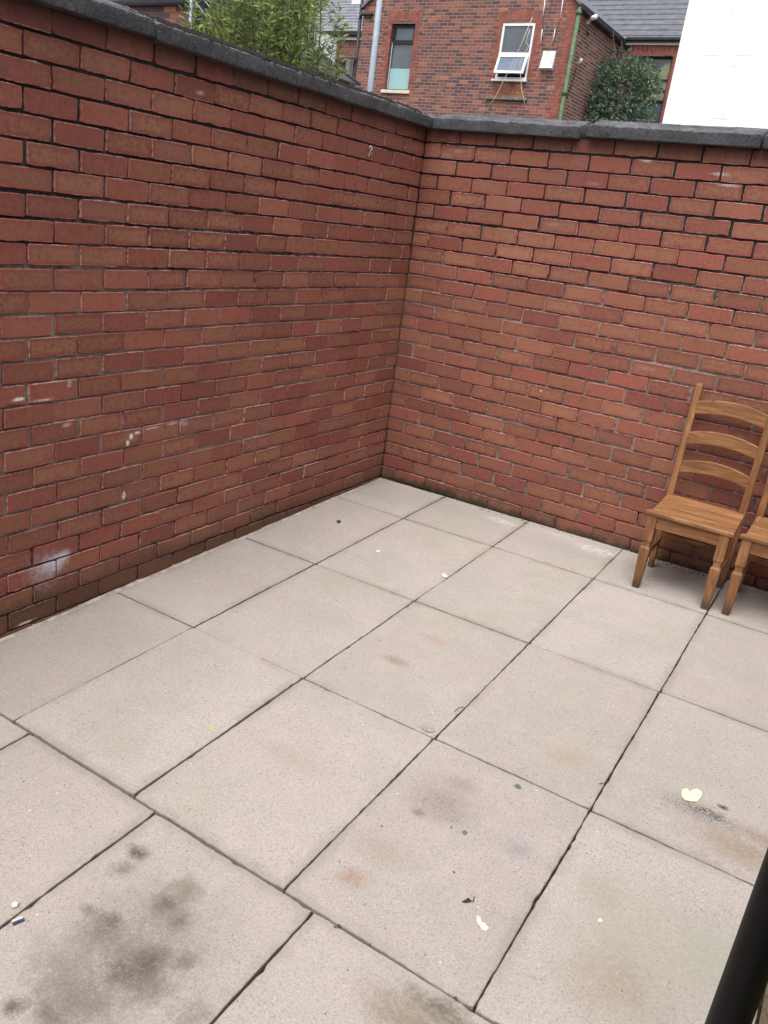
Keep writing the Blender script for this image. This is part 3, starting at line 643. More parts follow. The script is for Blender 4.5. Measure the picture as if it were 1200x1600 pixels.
def chair(loc,label,group):
    e=empty('ladder_back_chair',loc,label,'chair',group)
    H=.206  # half width
    # seat board: solid boards with eased edges, slightly wider at the front
    mb=MB();V=[];U=[];nz=[(.000,.006),(.004,.001),(.018,.0),(.0235,.003),(.0250,.0075)]
    out=[(-.224,-.02),(.224,-.02),(.211,.425),(.150,.425),(.150,.425),(-.211,.425)]
    def seat_loop(ins,z):
        L=[]
        fx,bx=.217-ins,.205-ins;y0=0+ins;y1=.422-ins
        m=14
        for i in range(m): t=i/(m-1);L.append((-fx+2*fx*t,y0,z))
        for i in range(1,m): t=i/(m-1);L.append((fx+(bx-fx)*t,y0+(y1-y0)*t,z))
        for i in range(1,m): t=i/(m-1);L.append((bx-2*bx*t,y1,z))
        for i in range(1,m-1): t=i/(m-1);L.append((-bx+(bx-fx)*-t*1,y1+(y0-y1)*t,z))
        return L
    loops=[seat_loop(i,.412+z) for z,i in nz];n=len(loops[0])
    for l in loops:
        for p in l: V.append(p);U.append((p[0]*.9+p[2],p[1]))
    Fc=[(q*n+k,q*n+(k+1)%n,(q+1)*n+(k+1)%n,(q+1)*n+k) for q in range(len(loops)-1) for k in range(n)]
    Fc+=[tuple(range(n))[::-1],tuple(range((len(loops)-1)*n,len(loops)*n))]
    mb.fix=True;mb.add(V,Fc,0,U);mb.build('seat',wood,e,False)
    for s in(-1,1):
        x=s*.178;y=.032;mb=MB()
        prof=[(0,.0165),(.004,.0180),(.10,.0215),(.205,.0255),(.226,.0255),(.238,.0190),(.258,.0185),(.264,.0190),(.272,.0240),(.411,.0240)]
        loft(mb,[sq(x,y,z,r,r) for z,r in prof]).build('front_leg',wood,e,False)
        # rear leg rises to form the back post, leaning back
        mb=MB();x=s*.190
        pr=[(0,.372),(.20,.392),(.38,.402),(.46,.405),(.62,.414),(.80,.428),(.95,.441),(1.045,.450),(1.056,.451)]
        loft(mb,[sq(x,y_,z,(.017 if z<1.05 else .0145)-(.003 if z<.02 else 0),(.0155 if z<1.05 else .013)) for z,y_ in pr]).build('back_post',wood,e,False)
    # aprons and side stretchers
    mb=MB();mb.box((-.154,.020,.345),(.154,.040,.4115),bev=.0015);set_uv(mb);mb.build('front_apron',wood,e,False)
    mb=MB();mb.box((-.173,.392,.345),(.173,.410,.4115),bev=.0015);set_uv(mb);mb.build('rear_apron',wood,e,False)
    for s in(-1,1):
        a=(s*.184-.009,.056,.345);b=(s*.184+.009,.388,.4115);mb=MB();mb.box(a,b,bev=.0015);set_uv(mb,1);mb.build('side_apron',wood,e,False)
        mb=MB();mb.box((s*.184-.008,.052,.150),(s*.184+.008,.374,.180),bev=.002);set_uv(mb,1);mb.build('stretcher',wood,e,False)
    mb=MB();mb.box((-.173,.377,.20),(.173,.393,.225),bev=.002);set_uv(mb);mb.build('stretcher',wood,e,False)
    # three bowed, arched slats
    for zc,hh in ((.575,.060),(.735,.062),(.898,.066)):
        mb=MB();n=22;secs=[]
        yb=np.interp(zc,[.46,.62,.80,.95],[.405,.414,.428,.441])
        for i in range(n+1):
            t=-1+2*i/n;x=t*.1745;arch=.026*(1-t*t);bow=.012*(1-t*t)
            z0=zc-.003+arch*.8;z1=zc+hh+arch*1.05
            y=yb+bow-.003;d=.0075;c=.002
            secs.append([(x,y-d,z0+c),(x,y-d+c,z0),(x,y+d-c,z0),(x,y+d,z0+c),(x,y+d,z1-c),(x,y+d-c,z1),(x,y-d+c,z1),(x,y-d,z1-c)])
        V=[p for s_ in secs for p in s_];U=[(p[0]+zc,p[2]) for p in V];k8=8
        Fc=[(i*8+k,i*8+(k+1)%8,(i+1)*8+(k+1)%8,(i+1)*8+k) for i in range(n) for k in range(8)]+[tuple(range(8))[::-1],tuple(range(n*8,n*8+8))]
        mb.fix=True;mb.add(V,Fc,0,U);mb.build('back_slat',wood,e,False)
    return e
def set_uv(mb,ax=0):
    mb.uv=[[(mb.v[i][ax],mb.v[i][1-ax]*.7+mb.v[i][2]) for i in f] for f in mb.f]
GC='ladder-back chairs against the back wall'
c1=chair((2.092,-.505,fz(2.09,-.45)),'whole honey-coloured pine ladder-back chair, left of the two at the back wall',GC)
def copy_tree(o,parent=None):
    c=o.copy();col.objects.link(c);c.parent=parent
    for ch in [x for x in bpy.data.objects if x.parent==o]: copy_tree(ch,c)
    return c
c2=copy_tree(c1);c2.location=(2.549,-.500,fz(2.55,-.45));c2.rotation_euler.z=R(-1.0);c2['label']='pine ladder-back chair cut off by the right edge of the photo'
mb=MB();mb.box((2.360,-.215,.436),(2.378,-.115,.4445),bev=.002);set_uv(mb,1)
tag(mb.build('wood_offcut',wood),'small strip of pine lying on the left side of the seat of the right chair','wood strip')

# ------------------------------------------------------------------ black downpipe in the foreground
pp=CAM+1.5*ray(1137,1600);px,py=pp[0],pp[1]
e=empty('downpipe',(px,py,fz(px,py)),'thick black plastic pipe standing in the near right corner','pipe')
n=N('black_plastic');a=n.noise(30,5,.7);n.b.inputs['Specular IOR Level'].default_value=.12
n.bump(n.noise(200,3),.15,.001);bp=n.fin(n.mix(n.mul(n.ss(a,.62,.75),.35),(.005,.005,.006),(.05,.05,.055)),.5)
mb=MB();mb.tube([(px,py,fz(px,py)-.02),(px,py,1.30),(px,py,2.6)],.0345,40,caps=True);mb.build('pipe',bp,e)
mb=MB();mb.tube([(px,py,1.30),(px,py,1.305),(px,py,1.385),(px,py,1.39)],[.036,.0405,.0405,.036],32);mb.build('socket',bp,e)
mb=MB();mb.box((px+.038,py-.012,1.32),(px+.12,py+.012,1.36),bev=.002);mb.build('bracket',bp,e)
# mossy bed right of the paving
mb=MB();x0,x1,y0,y1=2.884,3.6,-5.2,-2.36;nx,ny=24,90;V=[]
from mathutils import noise as mn
for i in range(nx+1):
    for j in range(ny+1):
        x=x0+(x1-x0)*i/nx;y=y0+(y1-y0)*j/ny;V.append((x,y,fz(x,y)-.004+.010*mn.noise(Vector((x*20,y*20,0)))+.02*mn.noise(Vector((x*4,y*4,2)))*(i>1)))
mb.add(V,[(i*(ny+1)+j,(i+1)*(ny+1)+j,(i+1)*(ny+1)+j+1,i*(ny+1)+j+1) for i in range(nx) for j in range(ny)],0,None,(0,0,0),True)
n=N('mossy_soil');c=n.mix(n.ss(n.noise(14,5,.7),.4,.62),(.13,.095,.06),(.115,.125,.06));c=n.mix(n.mul(n.ss(n.noise(70,4,.7),.5,.7),.7),c,(.05,.04,.03));n.bump(n.noise(120,5,.7),.8,.006)
struct(mb.build('soil',n.fin(c,.95)))
mb=MB()
lm=mat_leaf('grass_blade',(.06,.085,.03),(.12,.15,.06),(.26,.25,.13))
for _ in range(900):
    x=random.uniform(2.886,3.3);y=random.uniform(-3.4,-2.37);h_=random.uniform(.008,.03);a=random.uniform(0,6.28);b=random.uniform(0,.02)
    z=fz(x,y)-.002;dx,dy=math.cos(a)*.0018,math.sin(a)*.0018
    mb.add([(x-dx,y-dy,z),(x+dx,y+dy,z),(x-dy*b*500*.8,y+dx*b*500*.8,z+h_)],[(0,1,2)],0,None,(random.random()+.001,0,0))
tag(mb.build('grass',lm),'thin moss and grass beside the black pipe','grass',kind='stuff')

# ================================================================== beyond the yard
YF=16.5
KZ=(YF+4.731)/15.931
def zz(v): return 1.691+(v-1.691)*KZ
EV=zz(5.62)
YR=20.0
fb=mat_far_brick('house_brick')
fbs=mat_far_brick('house_side_brick',axis='y',mort=(.50,.44,.38))
fbr=mat_far_brick('rear_brick',orange=.5)
redb=mat_far_brick('red_dressing_brick',1.0,orange=.9,mort=(.30,.15,.11),c3=(.42,.12,.08))
slate=mat_slate('grey_slate',(.16,.165,.185),(.23,.235,.26),.11,.30)
white=simple('white_plastic',(.80,.80,.80),.4,.05,8,0)
blackp=simple('black_paint',(.022,.024,.028),.45,.3,10,0)
greenp=simple('green_paint',(.085,.15,.075),.6,.25,9,.2)
stone=simple('weathered_stone',(.17,.165,.14),.9,.4,12,.5)
creamp=simple('cream_sill',(.66,.60,.46),.8,.15,20,.2)
greyp=simple('galvanised',(.30,.35,.41),.45,.12,6,0)
glass=mat_glass_dark('window_glass',(.10,.12,.14));glass2=mat_glass_dark('lit_glass',(.20,.25,.32),.5);glass2.node_tree.nodes['Principled BSDF'].inputs['Specular IOR Level'].default_value=.1
def facade(name,x0,x1,z0,z1,Y,openings,mat,parent,th=.25,reveal=None):
    """front wall plane at Y facing -y, openings (xa,xb,za,zb)"""
    xs=sorted({x0,x1,*[o[0] for o in openings],*[o[1] for o in openings]});zs=sorted({z0,z1,*[o[2] for o in openings],*[o[3] for o in openings]})
    mb=MB();mb.fix=True
    for i in range(len(xs)-1):
        for j in range(len(zs)-1):
            xm,zm=(xs[i]+xs[i+1])/2,(zs[j]+zs[j+1])/2
            if any(o[0]<xm<o[1] and o[2]<zm<o[3] for o in openings): continue
            mb.add([(xs[i],Y,zs[j]),(xs[i+1],Y,zs[j]),(xs[i+1],Y,zs[j+1]),(xs[i],Y,zs[j+1])],[(0,1,2,3)])
    mb.fix=False
    for (a,b,c,d) in openings:
        mb.add([(a,Y,c),(a,Y+th,c),(a,Y+th,d),(a,Y,d)],[(3,2,1,0)]);mb.add([(b,Y,c),(b,Y+th,c),(b,Y+th,d),(b,Y,d)],[(0,1,2,3)])
        mb.add([(a,Y,d),(b,Y,d),(b,Y+th,d),(a,Y+th,d)],[(3,2,1,0)]);mb.add([(a,Y,c),(b,Y,c),(b,Y+th,c),(a,Y+th,c)],[(0,1,2,3)])
    # body behind
    return mb
def frame(mb,xa,xb,za,zb,Y,w_,d=.05):
    mb.box((xa,Y,za),(xb,Y+d,za+w_));mb.box((xa,Y,zb-w_),(xb,Y+d,zb));mb.box((xa,Y+.001,za+w_),(xa+w_,Y+d-.001,zb-w_));mb.box((xb-w_,Y+.001,za+w_),(xb,Y+d-.001,zb-w_))
# --- the facing outrigger house
xL=at(560,100,YF)[0];xR=at(888,100,YF)[0]
def win_px(l,t,r,b):
    A=at(l,t,YF);B=at(r,b,YF);return A,B
w1a=at(613,37,YF);w1b=at(649,40,YF);w1c=at(601,140,YF);w1d=at(637,139,YF)
W1=((w1a[0]+w1c[0])/2,(w1b[0]+w1d[0])/2,w1c[2],w1a[2])
w2a=at(787,36,YF);w2b=at(836,37,YF);w2c=at(773,124,YF);w2d=at(823,125,YF)
W2=((w2a[0]+w2c[0])/2,(w2b[0]+w2d[0])/2,(w2c[2]+w2d[2])/2,(w2a[2]+w2b[2])/2)
house=empty('terraced_house',((xL+xR)/2,YF,-.42),'dark red brick house end with a black sash and an open white window','house')
mb=facade('wall',xL,xR,-.42,EV,YF,[W1,W2],fb,house)
xm=(xL+xR)/2;zr=EV+(xR-xL)/2*.72
mb.add([(xL,YF,EV),(xR,YF,EV),(xm,YF,zr)],[(0,1,2)])
mb.build('wall',fb,house)
mb=MB();mb.box((xL+.01,YF+.26,-.42),(xR-.01,YF+.30,EV-.02),0);mb.build('inner_wall',simple('plaster',(.12,.12,.12),.9,.2,3),house)
mb=MB();mb.box((xR-.24,YF+.004,-.42),(xR,YR+.05,EV-.02));mb.build('side_wall',fbs,house)
mb=MB();mb.box((xL,YF+.004,-.42),(xL+.24,YR+.05,EV-.02));mb.build('side_wall',fbs,house)
mb=MB()
for s,xe in((1,xR+.06),(-1,xL-.06)):
    ze=EV-.06*.72
    P=[(xe,YF-.08,ze),(xm,YF-.08,zr+.02),(xm,YR+.7,zr+.02),(xe,YR+.7,ze)];mb.prism(P,(0,0,.07))
mb.build('roof',mat_slate('outrigger_slate',(.12,.125,.14),(.18,.185,.2),.15,.3,'y'),house)
# quoins of redder brick, arches over the windows
def jambs(W,n_,parent):
    for s in(-1,1):
        mb=MB();z=W[2]
        k=0
        while z<W[3]+.05:
            L=.23 if k%2 else .12
            x=W[0] if s<0 else W[1]
            a,b=(x-L,x) if s<0 else (x,x+L)
            mb.box((a,YF-.004,z+.003),(b,YF+.02,z+.078));z+=.081;k+=1
        mb.build('brick_jamb',redb_plain,parent)
n=N('red_rubbed_brick');p_=n.xyz(n.pos());c=n.mix(n.ss(n.noise(7,4,.6),.35,.65),(.20,.075,.062),(.33,.115,.082));c=n.mix(n.mul(n.ss(n.noise(30,3),.5,.7),.4),c,(.15,.05,.05));redb_plain=n.fin(c,.85)
jambs(W1,12,house);jambs(W2,12,house)
def arch(W,parent,rise=.05,hh=.24,flat=False):
    mb=MB();n=11;xa,xb=W[0]-.10,W[1]+.10;xc=(xa+xb)/2
    for i in range(n):
        t0,t1=i/n+.006,(i+1)/n-.006
        def P(t,top):
            x=xa+(xb-xa)*t;u=2*t-1;z=W[3]+.004+rise*(1-u*u)
            if top: x+= u*.10;z+=hh
            return x,z
        q=[P(t0,0),P(t1,0),P(t1,1),P(t0,1)];mb.prism([(x,YF-.006,z) for x,z in q],(0,.03,0),c=(0,0,0))
    mb.build('brick_arch',redb_plain,parent)
arch(W1,house);arch(W2,house,.06)
# quoin at right corner
mb=MB();z=-.4;k=0
while z<EV-.08:
    L=.36 if k%2 else .24;mb.box((xR-L,YF-.004,z+.003),(xR+.003,YF+.02,z+.078));z+=.081;k+=1
mb.build('corner_brick',redb_plain,house)
# window 1: black timber sash with fanlight and frosted lower pane
f=MB();xa,xb,za,zb=W1;yw=YF+.09;f.box((xa,yw,za),(xb,yw+.06,za+.03));f.box((xa,yw,zb-.04),(xb,yw+.06,zb));f.box((xa,yw+.001,za+.03),(xa+.04,yw+.059,zb-.04));f.box((xb-.04,yw+.001,za+.03),(xb,yw+.059,zb-.04))
zt=at(620,66,YF)[2];f.box((xa+.04,yw-.02,zt-.025),(xb-.04,yw+.055,zt+.03));frame(f,xa+.045,xb-.045,zt+.035,zb-.045,yw-.015,.035,.04)
wf=f.build('window_frame',blackp,house)
g=MB();g.box((xa+.04,yw+.025,za+.03),(xb-.04,yw+.035,zb-.04));g.build('pane',glass,wf)
zf=at(620,106,YF)[2]
g=MB();g.box((xa+.045,yw+.012,za+.035),(xb-.045,yw+.022,zf));g.build('frosted_panel',simple('frosted_panel',(.30,.50,.51),.5,.05,2,0),wf)
g=MB();g.box((xa+.015,yw-.01,za+.04),(xa+.038,yw+.0,zt));g.build('curtain_edge',simple('pale_curtain',(.6,.62,.62),.8,.1,9,0),wf)
g=MB();g.box((xa-.10,YF-.05,za-.085),(xb+.08,YF+.14,za-.004),bev=.006);g.build('window_sill',creamp,house)
# window 2: white frame, lower casement tilted open
f=MB();xa,xb,za,zb=W2;yw=YF-.005;frame(f,xa,xb,za,zb,yw,.055,.07)
zt=at(800,84,YF)[2];f.box((xa+.055,yw+.002,zt-.045),(xb-.055,yw+.068,zt+.03));wf=f.build('window_frame',white,house)
g=MB();g.box((xa+.055,yw+.03,zt+.03),(xb-.055,yw+.04,zb-.055));g.build('pane',glass,wf)
g=MB();g.box((xa+.06,yw+.075,za+.05),(xb-.06,yw+.30,zt-.045));g.build('room_dark',simple('room_dark',(.03,.03,.04),.9,.2,3,0),wf)
g=MB();rot=Matrix.Rotation(R(-20),3,'X');piv=(xa,yw-.005,zt-.03);L=zt-.035-za-.09
for lo,hi in (((xa+.03,yw-.045,zt-.05-.05),(xb-.03,yw-.005,zt-.05)),((xa+.03,yw-.045,zt-.05-L),(xb-.03,yw-.005,zt-.05-L+.055)),((xa+.03,yw-.044,zt-.05-L+.055),(xa+.09,yw-.006,zt-.10)),((xb-.09,yw-.044,zt-.05-L+.055),(xb-.03,yw-.006,zt-.10))):
    g.box(lo,hi,rot=rot,piv=piv)
cs=g.build('open_casement',white,wf)
g=MB();g.box((xa+.09,yw-.03,zt-.05-L+.055),(xb-.09,yw-.02,zt-.10),rot=rot,piv=piv);g.build('pane',glass2,wf)
g=MB();g.box((xa-.06,YF-.09,za-.05),(xb+.03,YF+.0,za-.004),bev=.004);g.build('window_sill',white,house)
# bricked-up strip and old stone sill beneath
A=at(760,151,YF);B=at(824,158,YF)
g=MB();g.box((A[0],YF-.07,B[2]),(B[0],YF+.05,A[2]),bev=.008);g.build('stone_sill',stone,house)
g=MB();z=A[2]+.004;k=0
while z<za-.06:
    x=xa+.01-(.1 if k%2 else 0);
    while x<xb-.02:
        x2=min(x+.22,xb-.0);xx=max(x,xa);
        if x2-xx>.04: g.box((xx,YF-.0035,z),(x2-.01,YF+.02,min(z+.07,za-.055)))
        x+=.23
    z+=.081;k+=1
g.build('brick_infill',simple('orange_brick',(.30,.125,.075),.85,.5,5,.3),house)
# vent cowl
A=at(850,80,YF);B=at(866,111,YF);x0_,x1_=at(847,95,YF)[0],at(867,95,YF)[0]
g=MB();zt_,zb_=A[2],B[2];g.prism([(x0_,YF,zb_),(x0_,YF-.13,zb_+.04),(x0_,YF-.10,zb_+.09),(x0_,YF-.02,zt_),(x0_,YF,zt_)],(x1_-x0_,0,0));g.build('vent_cowl',simple('vent_white',(.62,.64,.62),.6,.15,10,0),house)
# cable runs clipped to the wall, strips of white
for a,b,c_,d in ((852,0,849,27),(880,0,876,29),(848,46,845,68),(868,46,864,68)):
    P=at(a,b,YF);Q=at(c_,d,YF);g=MB();g.tube([(P[0],YF-.02,P[2]),((P[0]+Q[0])/2,YF-.02,(P[2]+Q[2])/2),(Q[0],YF-.02,Q[2])],.011,6);g.build('cable',white,house)
for a,b,c_,d in ((849,27,848,70),(876,29,864,72)):
    P=at(a,b,YF);Q=at(c_,d,YF);g=MB();g.tube([(P[0],YF-.012,P[2]),(Q[0],YF-.012,Q[2])],.005,5);g.build('cable',blackp,house)
# slack cords hanging past the white window
cordm=simple('cord',(.62,.56,.44),.8,.1,20,0)
for pts_,lb in (([(832,27),(812,75),(790,120),(775,150),(760,172)],'pale slack cord hanging from the white window down to the coping'),([(828,45),(824,58),(822,66),(826,72),(820,84),(812,100),(815,140),(822,172)],'thin wavy cord hanging at the right of the white window')):
    P=[at(a,b,YF-.32) for a,b in pts_];g=MB();g.tube([tuple(q) for q in P],.007,5);tag(g.build('hanging_cord',cordm),lb,'cord')
# green downpipe at the corner and black gutter of the side eaves
P0=at(904,6,YF-.06);P1=at(881,150,YF-.06);gx=(P0[0]+P1[0])/2+.03
g=MB();g.tube([(gx,YF-.06,-.4),(gx,YF-.06,EV-.10)],.05,14);pipe_=g.build('downpipe',greenp,house)
zc=at(887,146,YF)[2]
for z in (zc,EV-.20,zc-1.8): 
    g=MB();g.tube([(gx,YF-.06,z-.05),(gx,YF-.06,z+.05)],.066,14);g.build('pipe_collar',greenp,pipe_)
g=MB();g.box((xR+.0,YF-.10,EV-.16),(xR+.16,YR-.05,EV-.02),bev=.02);g.build('gutter',blackp,house)
# left side black downpipe with a branch
P0=at(559,60,YF);g=MB();g.tube([(xL-.07,YF-.03,-.4),(xL-.07,YF-.03,zz(6.2))],.045,10);g.build('downpipe',blackp,house)
zb_=at(575,23,YF)[2];xq=at(584,23,YF)[0];g=MB();g.tube([(xL-.07,YF-.05,zb_-.1),(xL-.02,YF-.05,zb_),(xq,YF-.05,zb_)],.035,8);g.build('branch_pipe',blackp,house)
A=at(553,0,YF);B=at(566,8,YF);g=MB();g.box((A[0],YF-.1,B[2]),(B[0],YF-.02,B[2]+.18));g.build('fascia_end',white,house)
# security light and lamp on the side wall
q=atX(916,33,xR);q2=atX(921,33,xR)
g=MB();g.box((xR,q[1]-.05,q[2]-.06),(xR+.08,q[1]+.05,q[2]+.05),bev=.01);g.tube([(xR+.05,q[1],q[2]),(xR+.12,q[1]-.05,q[2]+.03),(xR+.30,q[1]-.22,q[2]+.04)],[.03,.05,.06],8);g.build('security_light',white,house)
q=atX(899,98,xR);g=MB();g.tube([(xR+.005,q[1],q[2]),(xR+.12,q[1],q[2]),(xR+.14,q[1],q[2]+.10)],[.02,.025,.045],8);g.build('wall_lamp',creamp,house)
q0=atX(899,106,xR);q1=atX(893,130,xR);q2=atX(884,150,xR);g=MB();g.tube([(xR+.02,q0[1],q0[2]),(xR+.02,max(q1[1],YF+.05),q1[2]),(xR+.02,max(q2[1],YF+.02),q2[2])],.009,5);g.build('cable',blackp,house)
for a,b in ((903,47),(918,52)):
    q=atX(a,b,xR);g=MB();g.box((xR+.001,q[1]-.11,q[2]-.035),(xR+.012,q[1]+.11,q[2]+.035));g.build('air_brick',blackp,house)

# --- terrace behind: right part with the big window, left part beyond the pole

def tiled_roof(x0,x1,zE,Y0,parent,mat,rows=14,gauge=.27,pitch=R(33),name='roof'):
    mb=MB()
    for k in range(rows):
        s0=k*gauge-.12;s1=s0+gauge+.03;dy0,dz0=s0*math.cos(pitch),s0*math.sin(pitch);dy1,dz1=s1*math.cos(pitch),s1*math.sin(pitch)
        V=[(x0,Y0+dy0,zE+dz0+.045),(x1,Y0+dy0,zE+dz0+.045),(x1,Y0+dy1,zE+dz1+.012),(x0,Y0+dy1,zE+dz1+.012),(x0,Y0+dy0,zE+dz0+.005),(x1,Y0+dy0,zE+dz0+.005)]
        mb.add(V,[(0,1,2,3),(4,5,1,0)])
    S=rows*gauge;mb.add([(x0,Y0+S*math.cos(pitch),zE+S*math.sin(pitch)),(x1,Y0+S*math.cos(pitch),zE+S*math.sin(pitch)),(x1,Y0+2*S*math.cos(pitch),zE),(x0,Y0+2*S*math.cos(pitch),zE)],[(0,1,2,3)])
    return mb.build(name,mat,parent)
tile=simple('concrete_tile',(.12,.125,.142),.7,.22,5,.4,.004)
rear=empty('rear_house',(-1,YR,-.42),'brick house behind the bush, with grey tiled roof and tall dark window','house')
r0,r1=xR-.0,4.2
A=at(1002,86,YR);B=at(1048,88,YR);C=at(1036,182,YR)
WR=(at(985,90,YR)[0],(B[0]+C[0])/2+.0,zz(3.2),B[2])
mb=facade('wall',r0,r1,-.42,zz(5.40),YR,[WR],fbr,rear);mb.build('wall',fbr,rear)
mb=MB();mb.box((r0,YR+.26,-.42),(r1,YR+.3,zz(5.3)));mb.build('inner_wall',bpy.data.materials['plaster'],rear)
zt=at(1010,70,YR)[2]
mb=MB();mb.box((r0+.165,YR-.06,zt-.01),(r1,YR+.02,zt+.05));mb.build('fascia',white,rear)
mb=MB();mb.box((r0+.165,YR-.17,zt+.055),(r1,YR-.03,zt+.16),bev=.03);mb.build('gutter',blackp,rear)
tiled_roof(r0-3.5,r1,zt+.10,YR-.02,rear,tile,rows=16,gauge=.36)
n=11;mb=MB();xa,xb=WR[0]-.05,WR[1]+.08
for i in range(n):
    t0,t1=i/n+.005,(i+1)/n-.005
    P=lambda t,top:(xa+(xb-xa)*t+(2*t-1)*.04*top,YR-.006,WR[3]-.02+.06*(1-(2*t-1)**2)+top*.26)
    mb.prism([P(t0,0),P(t1,0),P(t1,1),P(t0,1)],(0,.03,0))
mb.build('brick_arch',redb_plain,rear)
mb=MB();z=zz(3.2);k=0
while z<WR[3]: 
    L=.30;mb.box((WR[1],YR-.004,z+.003),(WR[1]+L,YR+.02,z+.078));z+=.081;k+=1
mb.build('brick_jamb',redb_plain,rear)
f=MB();yw=YR+.1;frame(f,WR[0],WR[1],WR[2],WR[3],yw,.05,.06)
z1=at(1030,124,YR)[2];z2=at(1030,141,YR)[2];z3=at(1030,157,YR)[2]
for z in (z1,z2,z3): f.box((WR[0]+.05,yw+.001,z-.02),(WR[1]-.05,yw+.058,z+.02))
xm_=(WR[0]+WR[1])/2;f.box((xm_-.02,yw+.002,WR[2]+.05),(xm_+.02,yw+.05,z1-.02));wf=f.build('window_frame',blackp,rear)
g=MB();g.box((WR[0]+.05,yw+.03,WR[2]+.05),(WR[1]-.05,yw+.04,WR[3]-.05));g.build('pane',mat_glass_dark('rear_glass',(.09,.11,.13),.15),wf)
# drawn yellowish curtain behind upper panes
g=MB();V=[];m=16
for i in range(m+1):
    t=i/m;x=WR[0]+.06+(WR[1]-WR[0]-.12)*t;sag=.28*max(0,1-abs(t-.62)/.28)**.7
    V+=[(x,yw+.024,z3+.02),(x,yw+.024+.004*math.sin(i*2),WR[3]-.10-sag)]
g.add(V,[(2*i,2*i+2,2*i+3,2*i+1) for i in range(m)]);g.build('curtain',simple('khaki_curtain',(.27,.27,.17),.8,.25,5,.2),wf)
left=empty('slate_roofed_house',(-11,YR,-.42),'brick house with grey slate roof and black gutter, left of the pale pole','house')
l0,l1=-25.,xL-.0
mb=MB();mb.box((l0,YR,-.42),(l1,YR+.25,zz(5.55)));mb.build('wall',fbr,left)
zt=at(550,62,YR)[2];print('zt left',zt)
mb=MB();mb.box((l0,YR-.08,zt-.02),(l1-.15,YR-.001,zt+.06));mb.build('fascia',white,left)
mb=MB();mb.box((l0,YR-.20,zt+.065),(l1-.15,YR-.06,zt+.22),bev=.03);mb.build('gutter',blackp,left)
tiled_roof(l0,l1-.12,zt+.16,YR-.05,left,slate,rows=22,gauge=.25)
A=at(530,75,YR);mb=MB();mb.box((A[0]-.3,YR-.02,zt-.9),(A[0]+.02,YR+.05,zt-.05));mb.build('brick_jamb',redb_plain,left)
# --- white painted gable on the right
WY=2.9;wx=(at(1075,0,WY)[0]+at(1037,190,WY)[0])/2
e=empty('white_building',(wx+2,WY,-.42),'white painted brick building filling the top right corner','building')
n=N('white_painted_brick');p_=n.xyz(n.pos());b=n.n('ShaderNodeTexBrick');n.set(b.inputs['Vector'],n.comb(p_[0],p_[2],0));b.inputs['Scale'].default_value=1;b.inputs['Brick Width'].default_value=.235;b.inputs['Row Height'].default_value=.076;b.inputs['Mortar Size'].default_value=.004;b.inputs['Mortar Smooth'].default_value=.6
k=n.mul(b.outputs['Fac'],n.ss(n.noise(1,3,.6,n.scale(n.pos(),(2.2,1,14))),.56,.66));n.bump(n.math('SUBTRACT',1,n.mul(b.outputs['Fac'],n.noise(4,3))),.10,.002)
wm=n.fin(n.mix(n.mul(k,.5),(.88,.88,.88),(.30,.30,.31)),.6)
mb=MB();mb.box((wx,WY,-.42),(wx+6,WY+7,5.6));mb.build('wall',wm,e)
mb=MB();mb.prism([(wx-.1,WY-.1,5.6),(wx+6.1,WY-.1,5.6),(wx+3,WY-.1,7.6)],(0,7.2,0));mb.build('roof',slate,e)

# --- pale pole in front of the house
YP=8.5;A=at(594,0,YP);B=at(578,135,YP)
e=empty('metal_pole',((A[0]+B[0])/2,YP,-.42),'slim pale grey pole standing in front of the brick house','pole')
mb=MB();mb.tube([((A[0]+B[0])/2,YP,-.42),((A[0]+B[0])/2,YP,6.4)],[.058,.048],14);mb.build('shaft',greyp,e)
mb=MB();x=(A[0]+B[0])/2;mb.tube([(x,YP,6.4),(x,YP,6.5),(x,YP,6.56)],[.07,.07,.02],12);mb.build('cap',greyp,e)

# --- outhouse with hipped grey roof behind the left wall
z_=3.02
C=at(562,133,5.6);Bp=at(503,86,4.6);
e=empty('outhouse',(Bp[0]-1.5,4.7,-.42),'low outhouse with pale grey hipped slate roof behind the left coping','outhouse')
er=C[2];rz=Bp[2];xr_=C[0];yf=3.6;yb=5.6;xl_=xr_-4.5
roofm=mat_slate('pale_slate',(.30,.31,.33),(.40,.41,.43),.075,.28)
mb=MB();V=[(xl_,yf,er),(xr_,yf,er),(xr_,yb,er),(xl_,yb,er),(xl_+.9,4.6,rz),(Bp[0],4.6,rz)]
mb.add(V,[(0,1,5,4),(1,2,5),(2,3,4,5),(3,0,4),(3,2,1,0)]);mb.build('roof',roofm,e)
mb=MB();mb.box((xl_+.1,yf+.1,-.42),(xr_-.1,yb-.1,er-.002));mb.build('wall',fbr,e)
mb=MB();mb.tube([(Bp[0],4.6,rz+.01),(C[0],5.6,er+.01)],.02,6);mb.tube([(Bp[0],4.6,rz+.01),(xl_+.9,4.6,rz+.01)],.03,6);mb.build('ridge_tiles',simple('lead_grey',(.16,.16,.18),.7,.2,9,.3),e)
